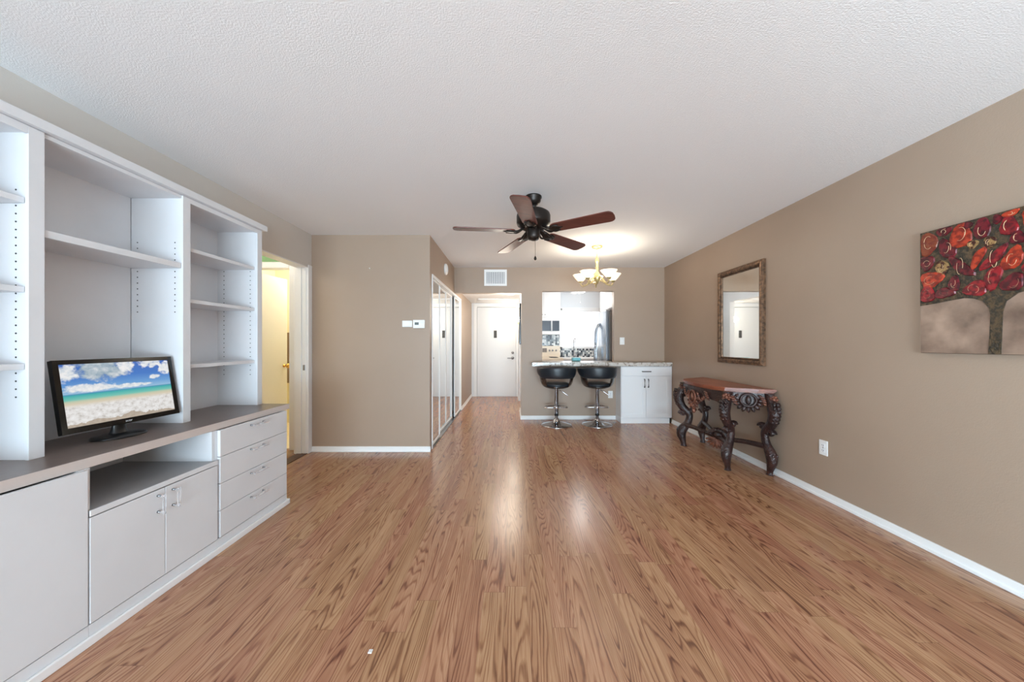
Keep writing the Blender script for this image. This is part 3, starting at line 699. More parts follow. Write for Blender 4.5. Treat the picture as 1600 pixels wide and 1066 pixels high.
# ================================================================== RIGHT WALL: MIRROR AND PAINTING
def frame_rect(bm, x_wall, y0, y1, z0, z1, prof):
    """mitred picture-frame moulding on a wall facing -x; prof = [(inset from the outer edge, height off the wall)]"""
    t = bmesh.new(); loops = []
    for ins, h in prof:
        loops.append([t.verts.new((x_wall-h, y, z)) for y, z in ((y0+ins, z0+ins), (y1-ins, z0+ins), (y1-ins, z1-ins), (y0+ins, z1-ins))])
    for a, b in zip(loops, loops[1:]):
        for i in range(4): t.faces.new((a[i], a[(i+1) % 4], b[(i+1) % 4], b[i]))
    bmesh.ops.recalc_face_normals(t, faces=t.faces[:]); merge(bm, t)
MY0, MY1, MZ0, MZ1 = 3.285, 4.015, 0.998, 2.037
t = thing('wall_mirror', 'tall rectangular mirror in a bronze frame above the carved table', 'mirror', (XR, 3.65, MZ0))
bm = B(); frame_rect(bm, XR, MY0, MY1, MZ0, MZ1, [(0, 0), (0, 0.022), (0.006, 0.028), (0.012, 0.026), (0.02, 0.034), (0.034, 0.036), (0.046, 0.028), (0.052, 0.020), (0.058, 0.022), (0.066, 0.016), (0.068, 0.004)]); obj('frame', bm, 'frame_bronze', t)
bm = B()
for i in range(58):
    z = MZ0+0.02+i*0.0175
    for y in (MY0+0.0555, MY1-0.0555): ellipsoid(bm, (XR-0.022, y, z), (0.004, 0.0045, 0.006), sub=1)
for i in range(37):
    y = MY0+0.045+i*0.0175
    for z in (MZ0+0.0555, MZ1-0.0555): ellipsoid(bm, (XR-0.022, y, z), (0.004, 0.006, 0.0045), sub=1)
obj('bead_trim', bm, 'bronze', t)
bm = B(); box(bm, XR-0.008, XR-0.002, MY0+0.06, MY1-0.06, MZ0+0.06, MZ1-0.06); obj('mirror_glass', bm, 'mirror', t)

t = thing('painting', 'square canvas of a dark tree with red and orange leaves on the right wall', 'painting', (XR, 1.69, 1.16))
PU, PV, XP = 0.655, 0.704, XR-0.036          # u runs from the far edge towards the window, v up
def pc(u, v, d=0.0): return (XP-d, 2.012-u, 1.16+v)
bm = B(); box(bm, XP, XR-0.001, 2.012-PU, 2.012, 1.16, 1.16+PV, 0.002); obj('canvas', bm, 'canvas_edge', t)
def flat(bm, poly, d0, d1, mi=0, inset=0.0):
    tb = bmesh.new(); A = [tb.verts.new(pc(u, v, d0)) for u, v in poly]
    cu = sum(p[0] for p in poly)/len(poly); cv = sum(p[1] for p in poly)/len(poly)
    C = [tb.verts.new(pc(cu+(u-cu)*(1-inset), cv+(v-cv)*(1-inset), d1)) for u, v in poly]
    fs = [tb.faces.new(C)]; n = len(poly)
    for i in range(n): fs.append(tb.faces.new((A[i], A[(i+1) % n], C[(i+1) % n], C[i])))
    for f in fs: f.material_index = mi; f.smooth = False
    bmesh.ops.recalc_face_normals(tb, faces=tb.faces[:]); merge(bm, tb)
bm = B(); flat(bm, [(0.002, 0.002), (PU-0.002, 0.002), (PU-0.002, 0.32), (0.002, 0.32)], 0, 0.0015); obj('ground_paint', bm, 'ground', t)
bm = B()
tree = [(0.288, 0.002), (0.333, 0.002), (0.336, 0.10), (0.339, 0.21), (0.351, 0.262), (0.39, 0.296), (0.45, 0.312), (0.53, 0.30), (0.60, 0.285), (PU-0.002, 0.28),
        (PU-0.002, PV-0.002), (0.002, PV-0.002), (0.002, 0.276), (0.06, 0.281), (0.13, 0.290), (0.197, 0.297), (0.235, 0.290), (0.268, 0.272), (0.290, 0.235), (0.296, 0.20), (0.293, 0.10)]
flat(bm, tree, 0.0, 0.005); obj('tree', bm, 'olive', t)
LEAF = [(0.041,0.630,0.038,0.061,0,"b"),(0.113,0.680,0.031,0.022,0,"m"),(0.126,0.580,0.029,0.055,25,"m"),(0.184,0.632,0.043,0.061,0,"o"),(0.214,0.680,0.016,0.017,0,"m"),(0.267,0.646,0.029,0.053,0,"m"),(0.361,0.625,0.028,0.046,10,"r"),(0.366,0.684,0.027,0.014,10,"o"),(0.232,0.574,0.020,0.020,20,"g"),(0.296,0.565,0.020,0.027,0,"g"),(0.252,0.499,0.017,0.053,-25,"o"),(0.310,0.484,0.020,0.066,-40,"r"),(0.373,0.465,0.030,0.055,-20,"o"),(0.389,0.560,0.022,0.030,0,"m"),(0.035,0.521,0.032,0.038,0,"m"),(0.103,0.480,0.027,0.039,0,"g"),(0.185,0.467,0.022,0.072,40,"m"),(0.055,0.423,0.050,0.041,5,"o"),(0.157,0.380,0.022,0.038,0,"m"),(0.241,0.340,0.041,0.036,15,"r"),(0.307,0.384,0.028,0.056,-15,"r"),(0.373,0.350,0.033,0.042,-35,"m"),(0.037,0.338,0.034,0.043,0,"r"),(0.116,0.335,0.042,0.026,5,"m"),(0.322,0.672,0.014,0.022,0,"m"),
        (0.44, 0.64, 0.034, 0.05, 0, 'o'), (0.52, 0.65, 0.03, 0.045, 20, 'm'), (0.60, 0.63, 0.04, 0.055, 0, 'r'), (0.445, 0.535, 0.026, 0.045, -20, 'm'), (0.515, 0.55, 0.03, 0.045, 10, 'g'), (0.60, 0.52, 0.036, 0.05, 0, 'o'),
        (0.44, 0.42, 0.028, 0.05, -30, 'r'), (0.51, 0.43, 0.03, 0.05, -30, 'm'), (0.595, 0.41, 0.04, 0.045, 0, 'm'), (0.50, 0.345, 0.04, 0.03, 0, 'o'), (0.60, 0.33, 0.036, 0.03, 0, 'r')]
KEYS = ['leaf_m', 'leaf_r', 'leaf_o', 'leaf_b', 'leaf_g', 'scroll']; IDX = {'m': 0, 'r': 1, 'o': 2, 'b': 3, 'g': 4}
bm = B(); rl = random.Random(3)
for u, v, ru, rv, a, k in LEAF:
    a = math.radians(a); ph = rl.random()*6; poly = []
    for i in range(14):
        q = 2*PI*i/14; rr = 1.0+0.13*math.sin(3*q+ph)+rl.uniform(-0.06, 0.06); x, y = ru*1.14*rr*math.cos(q), rv*1.14*rr*math.sin(q)
        poly.append((min(max(u+x*math.cos(a)-y*math.sin(a), 0.003), PU-0.003), min(max(v+x*math.sin(a)+y*math.cos(a), 0.003), PV-0.003)))
    flat(bm, poly, 0.004, 0.0085+0.00004*len(bm.faces)**0.5, IDX[k], 0.09)
    # pale scroll lines and dots on the leaf
    if ru > 0.018:
        for s in range(2):
            q0 = rl.random()*6; cu, cv = u+rl.uniform(-.2, .2)*ru, v+rl.uniform(-.2, .2)*rv
            pts = [pc(cu+ru*0.5*math.cos(q0+j*0.55), cv+rv*0.55*math.sin(q0+j*0.55), 0.0098) for j in range(5)]
            n0 = len(bm.faces); sweep(bm, pts, 0.0010, n=5, per=3, up=(1, 0, 0)); bm.faces.ensure_lookup_table()
            for f in bm.faces[n0:]: f.material_index = 5
obj('leaf_pattern', bm, KEYS, t)

# ================================================================== CARVED CONSOLE TABLE
CT = Vector((2.24, 3.70, 0)); t = thing('console_table', 'dark carved wooden console table with a red brown top under the wall mirror', 'table', CT)
top = [(2.436, 3.13), (2.436, 4.33), (2.33, 4.27), (2.085, 4.13), (2.02, 4.02), (1.985, 3.86), (1.972, 3.70), (1.985, 3.55), (2.02, 3.41), (2.065, 3.30), (2.30, 3.17)]
def inset_poly(poly, d):
    cx = sum(p[0] for p in poly)/len(poly); cy = sum(p[1] for p in poly)/len(poly); out = []
    for x, y in poly:
        v = Vector((x-cx, y-cy)); l = v.length; out.append((cx+v.x*(l-d)/l, cy+v.y*(l-d)/l))
    return out
bm = B(); prism(bm, top, 'z', 0.772, 0.79); prism(bm, inset_poly(top, 0.012), 'z', 0.760, 0.773); prism(bm, inset_poly(top, 0.024), 'z', 0.748, 0.761)
bmesh.ops.bevel(bm, geom=[e for e in bm.edges if e.calc_length() < 5 and abs(e.verts[0].co.z-0.79) < 1e-4 and abs(e.verts[1].co.z-0.79) < 1e-4], offset=0.004, segments=2, affect='EDGES')
bm_top = bm; obj('table_top', bm_top, 'table_top', t)
LEGS = {'front_far': (2.05, 4.06), 'back_far': (2.355, 4.20), 'front_near': (2.08, 3.28), 'back_near': (2.39, 3.155)}
def leg(cx, cy):
    o = (Vector((cx, cy, 0))-Vector((2.30, 3.68, 0))); o.normalize()
    o = Vector((0.0, 1.0 if cy > 3.7 else -1.0, 0)) if cx > 2.3 else Vector((-0.86, 0.5 if cy > 3.7 else -0.5, 0))
    def P(r, z): r = r*1.25; return (cx+o.x*r, cy+o.y*r, z)
    bm = B()
    sweep(bm, [P(-0.005, 0.75), P(0.0, 0.69), P(0.03, 0.63), P(0.042, 0.56), P(0.015, 0.47), P(-0.035, 0.405), P(-0.05, 0.35), P(-0.03, 0.27), P(0.012, 0.19), P(0.02, 0.13), P(0.006, 0.06), P(0.0, 0.02), P(0, 0)],
          [0.048, 0.042, 0.054, 0.054, 0.046, 0.041, 0.037, 0.041, 0.053, 0.049, 0.033, 0.029, 0.036], n=12, per=5, sq=(0.82, 1.0), up=o)
    # volutes where the leg turns, acanthus ridges on the knee and ankle
    side = Vector((-o.y, o.x, 0))
    for r0, z0, rr, sg in ((0.012, 0.385, 0.03, 1), (-0.075, 0.43, 0.026, -1)):
        pts = [Vector(P(r0+sg*rr*(1-k/14)*math.cos(k*0.75), z0+rr*(1-k/14)*math.sin(k*0.75))) for k in range(12)]
        sweep(bm, pts, [0.017-0.0007*k for k in range(12)], n=8, per=2, sq=(1.0, 1.9), up=side)
    for k in range(6):
        z = 0.66-k*0.032; r = 0.052+0.018*math.sin((k+1.2)/6*PI)
        for s in (-1, 0, 1):
            c = Vector(P(r+0.012-abs(s)*0.01, z))+side*(s*0.022)
            ellipsoid(bm, c, (0.014, 0.015, 0.024), rot=Matrix.Rotation(s*0.4, 3, o), sub=1)
    for k in range(4):
        for s in (-1, 1):
            ellipsoid(bm, Vector(P(0.052-k*0.004, 0.19-k*0.026))+side*(s*0.017), (0.012, 0.012, 0.020), sub=1)
    return obj('leg', bm, 'carved', t)
for cx, cy in LEGS.values(): leg(cx, cy)
def bezel_strip(bm, path, zt, low, thick=0.03):
    """apron board along path with a shaped lower edge low(s), s in 0..1"""
    P = [Vector((x, y)) for x, y in path]; seg = [(b-a).length for a, b in zip(P, P[1:])]; tot = sum(seg)
    def at(s):
        d = s*tot
        for (a, b), L in zip(zip(P, P[1:]), seg):
            if d <= L+1e-9: return a+(b-a)*(d/L), (b-a).normalized()
            d -= L
        return P[-1], (P[-1]-P[-2]).normalized()
    tb = bmesh.new(); prev = None; N = 48
    for i in range(N+1):
        s = i/N; p, d = at(s); nrm = Vector((-d.y, d.x)); q = [p+nrm*thick/2, p-nrm*thick/2]; zl = low(s)
        cur = [tb.verts.new((q[0].x, q[0].y, zt)), tb.verts.new((q[1].x, q[1].y, zt)), tb.verts.new((q[1].x, q[1].y, zl)), tb.verts.new((q[0].x, q[0].y, zl))]
        if prev:
            for k in range(4): tb.faces.new((prev[k], prev[(k+1) % 4], cur[(k+1) % 4], cur[k]))
        else: tb.faces.new(cur)
        prev = cur
    tb.faces.new(prev[::-1]); bmesh.ops.recalc_face_normals(tb, faces=tb.faces[:]); merge(bm, tb)
arch = lambda s: 0.665-0.075*(abs(2*s-1)**5)-0.035*math.exp(-((s-0.5)/0.13)**2)
front_path = [(2.08, 3.30), (2.035, 3.42), (2.005, 3.56), (1.995, 3.70), (2.005, 3.85), (2.035, 4.0), (2.075, 4.09)]
archf = lambda s: 0.655-0.075*(abs(2*s-1)**6)-0.06*math.exp(-((s-0.5)/0.12)**2)
for nm, pth, lw in (('apron', [(2.08, 3.295), (2.42, 3.165)], arch), ('apron', front_path, archf), ('apron', [(2.075, 4.09), (2.42, 4.28)], arch)):
    bm = B(); bezel_strip(bm, pth, 0.75, lw); obj(nm, bm, 'carved', t)
def carving(center, nrm, w, h, petals, seed, z_squash=1.0):
    """a pierced oval cartouche with a leafy fringe, facing nrm (horizontal unit vector)"""
    bm = B(); c = Vector(center); n = Vector((nrm[0], nrm[1], 0)).normalized(); s = Vector((-n.y, n.x, 0)); up = Vector((0, 0, 1))
    ring = [c+n*0.018+s*(w*0.42*math.cos(a))+up*(h*0.45*math.sin(a)) for a in [2*PI*k/14 for k in range(14)]]
    sweep(bm, ring, 0.011, n=8, per=2, closed=True, up=n)
    R3 = Matrix((s, n, up)).transposed()
    ellipsoid(bm, c+n*0.016, (w*0.16, 0.016, h*0.34), rot=R3)
    for k in range(petals):
        a = PI*(1.02+0.96*k/(petals-1)) ; p = c+n*0.012+s*(w*0.66*math.cos(a))+up*(h*0.68*math.sin(a))
        ellipsoid(bm, p, (w*0.13, 0.014, h*0.26), rot=R3 @ Matrix.Rotation(-(a-1.5*PI), 3, 'Y'), sub=1)
    for sg in (-1, 1):
        for k in range(4):
            ellipsoid(bm, c+n*0.012+s*(sg*(w*0.62+0.012*k))+up*(h*(0.32-0.12*k)), (0.02, 0.013, 0.012), rot=R3 @ Matrix.Rotation(sg*0.6, 3, 'Y'), sub=1)
    return bm
dn = Vector((0.13, 0.34)).normalized(); end_n = (-dn.y*0.36, -0.93)
obj('end_carving', carving((2.235, 3.222, 0.682), (-0.36, -0.93), 0.15, 0.13, 9, 1), 'carved', t)
obj('front_carving', carving((1.98, 3.70, 0.64), (-1, 0), 0.15, 0.15, 9, 2), 'carved_red', t)
bm = B(); R3 = Matrix(((0, -1, 0), (-1, 0, 0), (0, 0, 1))).transposed()
for k in range(3): ellipsoid(bm, (1.978, 3.70, 0.56-0.035*k), (0.018, 0.045-0.011*k, 0.03), sub=2)
for sg in (-1, 1):
    for k in range(5): ellipsoid(bm, (1.99+0.003*k, 3.70+sg*(0.05+0.028*k), 0.585+0.018*k), (0.018, 0.024, 0.02), sub=1)
obj('pendant', bm, 'carved_red', t)
# rosettes on the leg tops and worn leaf carving on the aprons
def rosette(c, n, r=0.04):
    bm = B(); n = Vector((n[0], n[1], 0)).normalized(); s = Vector((-n.y, n.x, 0)); up = Vector((0, 0, 1)); c = Vector(c); R3 = Matrix((s, n, up)).transposed()
    ellipsoid(bm, c+n*0.012, (r*0.42, 0.016, r*0.42), rot=R3)
    for k in range(7):
        a = 2*PI*k/7; ellipsoid(bm, c+n*0.008+s*(r*0.66*math.cos(a))+up*(r*0.66*math.sin(a)), (r*0.36, 0.013, r*0.36), rot=R3, sub=1)
    return obj('rosette', bm, 'carved_red', t)
rosette((2.055, 3.258, 0.705), (-0.5, -0.87)); rosette((2.03, 4.06, 0.705), (-1.0, -0.15)); rosette((2.40, 3.125, 0.70), (-0.2, -1.0)); rosette((2.055, 3.275, 0.70), (-1, 0.1))
for (x, y), n in (((2.12, 3.262), (-0.36, -0.93)), ((2.345, 3.175), (-0.36, -0.93)), ((2.008, 3.48), (-0.97, -0.2)), ((2.0, 3.90), (-0.97, 0.2))):
    bm = B(); n = Vector((n[0], n[1], 0)).normalized(); s = Vector((-n.y, n.x, 0)); R3 = Matrix((s, n, Vector((0, 0, 1)))).transposed()
    for k in range(4): ellipsoid(bm, Vector((x, y, 0.715-0.022*k))+n*0.016+s*(0.01*(k-1.5)), (0.032, 0.01, 0.009), rot=R3 @ Matrix.Rotation(0.35, 3, 'Y'), sub=1)
    obj('leaf_carving', bm, 'carved_red', t)
# crossing stretchers with the shell where they meet
SC = Vector((2.205, 3.63, 0.225))
for k, (cx, cy) in LEGS.items():
    bm = B(); e = Vector((cx, cy, 0.255)); d = (SC-e); e = e+d.normalized()*0.02
    sweep(bm, [e, e+d*0.35+Vector((0, 0, 0.006)), e+d*0.7-Vector((0, 0, 0.004)), SC], [0.024, 0.022, 0.022, 0.026], n=8, sq=(0.9, 1.1)); obj('stretcher', bm, 'carved', t)
bm = B(); n = Vector((-0.75, -0.66, 0)); s = Vector((-n.y, n.x, 0)); R3 = Matrix((s, n, Vector((0, 0, 1)))).transposed()
for k in range(9):
    a = PI*(1.08+0.84*k/8); ellipsoid(bm, SC+n*0.05+s*(0.062*math.cos(a))+Vector((0, 0, 0.065*math.sin(a)-0.005)), (0.016, 0.02, 0.055), rot=R3 @ Matrix.Rotation(-(a-1.5*PI), 3, 'Y'), sub=2)
obj('shell_carving', bm, 'carved_red', t)
bm = B()
for k in range(9):
    a = PI*k/8; ellipsoid(bm, SC+n*0.03+s*(0.07*math.cos(a))+Vector((0, 0, 0.028+0.045*math.sin(a))), (0.028, 0.03, 0.028), sub=2)
ellipsoid(bm, SC+Vector((0, 0, 0.02)), (0.06, 0.06, 0.05)); obj('leaf_boss', bm, 'carved', t)

# ================================================================== CEILING FAN
FC = Vector((0.183, 2.83, 0)); ft = thing('ceiling_fan', 'dark bronze ceiling fan with five brown wooden blades', 'fan', (FC.x, FC.y, H))
cx, cy = FC.x, FC.y
bm = B(); lathe(bm, [(0, H), (0.068, H), (0.069, H-0.012), (0.062, H-0.02), (0.060, H-0.04), (0.048, H-0.062), (0.03, H-0.072), (0, H-0.074)], (cx, cy, 0)); obj('canopy', bm, 'bronze', ft)
bm = B(); lathe(bm, [(0, H-0.05), (0.014, H-0.05), (0.014, 2.30), (0, 2.30)], (cx, cy, 0), n=16); lathe(bm, [(0.0, H-0.068), (0.02, H-0.07), (0.024, H-0.085), (0.016, H-0.1), (0, H-0.1)], (cx, cy, 0), n=16); obj('downrod', bm, 'bronze', ft)
bm = B(); lathe(bm, [(0, 2.325), (0.03, 2.325), (0.05, 2.318), (0.115, 2.302), (0.134, 2.288), (0.14, 2.27), (0.14, 2.212), (0.134, 2.196), (0.12, 2.188), (0.10, 2.17), (0.075, 2.162), (0, 2.16)], (cx, cy, 0), n=40); obj('motor_housing', bm, 'bronze', ft)
bm = B(); lathe(bm, [(0, 2.165), (0.052, 2.165), (0.054, 2.155), (0.054, 2.10), (0.050, 2.088), (0.042, 2.075), (0.02, 2.068), (0, 2.067)], (cx, cy, 0)); obj('switch_housing', bm, 'bronze', ft)
bm = B(); sweep(bm, [(cx+0.012, cy-0.03, 2.075), (cx+0.012, cy-0.03, 1.925)], 0.0016, n=6, spline=False); pcx = obj('pull_chain', bm, 'bronze', ft)
bm = B(); lathe(bm, [(0, 0.0), (0.008, 0.004), (0.0115, 0.014), (0.008, 0.026), (0.003, 0.036), (0, 0.037)], (cx+0.012, cy-0.03, 1.893), n=14); obj('chain_fob', bm, 'bronze', pcx)
BZ = 2.138
def blade_poly():
    pts = []; r0, r1, w0, w1 = 0.150, 0.66, 0.060, 0.070
    for k in range(7): a = PI/2+PI*k/6; pts.append((r0+0.045+0.045*math.cos(a), w0*math.sin(a)))
    for k in range(9): a = -PI/2+PI*k/8; pts.append((r1-0.05+0.05*math.cos(a)*(1.0), w1*(math.sin(a) if abs(math.sin(a)) > 0.99 else math.copysign(abs(math.sin(a))**0.6, math.sin(a)))))
    return pts
for k in range(5):
    ang = math.radians(42+72*k)
    MB = Matrix.Translation((cx, cy, BZ)) @ Matrix.Rotation(ang, 4, 'Z') @ Matrix.Rotation(math.radians(-10), 4, 'X')
    s = B(); prism(s, blade_poly(), 'z', 0.0, 0.009); bmesh.ops.bevel(s, geom=s.edges[:], offset=0.0015, segments=1, affect='EDGES')
    me_local = s; bm = B(); merge(bm, s, MB); bl = obj('blade', bm, 'blade', ft)
    bm = B(); s = B()
    # blade iron: a scrolled bracket from the motor to the blade root
    for sg in (-1, 1): sweep(s, [(0.075, sg*0.012, 0.035), (0.105, sg*0.030, 0.012), (0.135, sg*0.040, -0.004), (0.165, sg*0.030, -0.005), (0.185, sg*0.042, -0.004), (0.225, sg*0.030, -0.004)], 0.0085, n=8, per=4)
    sweep(s, [(0.08, 0, 0.030), (0.12, 0, 0.006), (0.16, 0.0, -0.004), (0.20, 0.0, -0.004), (0.255, 0, -0.003)], [0.016, 0.020, 0.036, 0.034, 0.006], n=10, per=4, sq=(1, 0.2))
    for q in ((0.185, 0.026), (0.185, -0.026), (0.235, 0)): lathe(s, [(0, -0.009), (0.005, -0.009), (0.006, -0.004), (0, -0.004)], (q[0], q[1], 0), n=8)
    merge(bm, s, MB); obj('blade_iron', bm, 'bronze', bl)
ft.rotation_euler = (math.radians(-1.6), 0, 0)

# ================================================================== CHANDELIER
CX, CY = 1.073, 4.27; ct = thing('chandelier', 'five light chandelier with frosted bowl shades hanging before the kitchen opening', 'chandelier', (CX, CY, H))
bm = B(); lathe(bm, [(0, H), (0.068, H), (0.07, H-0.008), (0.062, H-0.02), (0.03, H-0.032), (0, H-0.034)], (CX, CY, 0)); obj('canopy', bm, 'antique', ct)
bm = B()
for k in range(5):
    z = H-0.045-k*0.022; a = k*PI/2; u = Vector((math.cos(a), math.sin(a), 0))
    ring = [Vector((CX, CY, z))+u*(0.007*math.cos(q))+Vector((0, 0, 0.014*math.sin(q))) for q in [2*PI*j/10 for j in range(10)]]
    sweep(bm, ring, 0.0022, n=6, per=1, closed=True, up=(-u.y, u.x, 0))
obj('chain', bm, 'antique', ct)
bm = B(); lathe(bm, [(0, 2.298), (0.012, 2.295), (0.022, 2.28), (0.018, 2.265), (0.028, 2.25), (0.022, 2.235), (0.016, 2.22), (0.017, 2.12), (0.03, 2.09), (0.045, 2.06), (0.04, 2.02), (0.02, 1.985), (0.01, 1.965), (0, 1.955)], (CX, CY, 0), n=20); obj('stem', bm, 'antique', ct)
for k in range(5):
    a = math.radians(9+72*k); u = Vector((math.cos(a), math.sin(a), 0)); c = Vector((CX, CY, 0))
    def Q(r, z): return c+u*r+Vector((0, 0, z))
    bm = B(); sweep(bm, [Q(0.03, 2.05), Q(0.08, 2.03), Q(0.13, 1.965), Q(0.18, 1.945), Q(0.208, 1.975), Q(0.21, 2.0)], 0.006, n=8); sweep(bm, [Q(0.03, 2.0), Q(0.08, 1.99), Q(0.13, 1.955), Q(0.17, 1.965)], 0.004, n=8)
    lathe(bm, [(0, 0), (0.022, 0.0), (0.024, 0.012), (0.03, 0.018), (0, 0.02)], Q(0.21, 1.99), n=16); am = obj('arm', bm, 'antique', ct)
    bm = B(); lathe(bm, [(0.026, 0.0), (0.045, 0.016), (0.068, 0.044), (0.100, 0.088), (0.097, 0.088), (0.066, 0.047), (0.042, 0.020), (0.0, 0.008)], Q(0.21, 2.005), n=28); obj('glass_shade', bm, 'shade', am)
    point_light('chandelier_bulb', Q(0.21, 2.118), 3.3, (1.0, 0.90, 0.74), 0.035)

# ================================================================== BAR COUNTER AND CABINET
t = thing('bar_cabinet', 'white cabinet with one drawer over two doors under the bar counter', 'cabinet', (2.06, 5.33, 0))
YC = 5.205
bm = B(); box(bm, 1.67, 2.44, YC+0.002, YF-0.002, 0.08, 0.866); box(bm, 1.665, 2.405, YC-0.016, YF-0.002, 0, 0.082, 0.002); box(bm, 2.425, 2.446, YC-0.004, YF-0.002, 0.085, 0.866); obj('carcass', bm, 'micro', t)
bm = B(); box(bm, 2.405, 2.438, YC+0.02, YF-0.01, 0, 0.08); obj('toe_shade_block', bm, 'dark', t)  # dark block standing in for the shade inside the toe notch
bm = B(); box(bm, 1.676, 2.420, YC-0.018, YC, 0.722, 0.858, 0.003); d = obj('drawer', bm, 'micro', t)
bm = B(); sweep(bm, [(1.99, YC-0.016, 0.79), (1.99, YC-0.042, 0.79), (2.0, YC-0.046, 0.79), (2.105, YC-0.046, 0.79), (2.115, YC-0.042, 0.79), (2.115, YC-0.016, 0.79)], 0.0065, n=8, spline=False); obj('pull', bm, 'dark_pull', d)
for x0, x1, hx in ((1.676, 2.046, 2.020), (2.050, 2.420, 2.078)):
    bm = B(); box(bm, x0, x1, YC-0.012, YC, 0.090, 0.716, 0.001)
    for a in ((x0, x0+0.055, 0.09, 0.716), (x1-0.055, x1, 0.09, 0.716), (x0+0.055, x1-0.055, 0.09, 0.145), (x0+0.055, x1-0.055, 0.661, 0.716)): box(bm, a[0], a[1], YC-0.019, YC-0.011, a[2], a[3])
    d = obj('door', bm, 'micro', t)
    bm = B(); sweep(bm, [(hx, YC-0.018, 0.672), (hx, YC-0.044, 0.672), (hx, YC-0.048, 0.662), (hx, YC-0.048, 0.562), (hx, YC-0.044, 0.552), (hx, YC-0.018, 0.552)], 0.0065, n=8, spline=False); obj('pull', bm, 'dark_pull', d)
bm = B(); grid = [(0.316, 5.17), (XR-0.004, 5.17), (XR-0.004, YF-0.002), (1.639, YF-0.002), (1.639, 5.75), (0.496, 5.75), (0.496, YF-0.002), (0.316, YF-0.002)]
prism(bm, grid, 'z', 0.870, 0.926); bmesh.ops.bevel(bm, geom=[e for e in bm.edges], offset=0.006, segments=2, affect='EDGES')
o = obj('bar_counter', bm, 'granite'); tag(o, 'speckled granite bar top through the kitchen opening and over the cabinet', 'countertop')
bm = B(); box(bm, 1.0, 1.13, 5.55, 5.70, 0.928, 0.985, 0.012); o = obj('teal_tub', bm, 'teal'); tag(o, 'small teal tub standing on the granite bar top', 'tub')

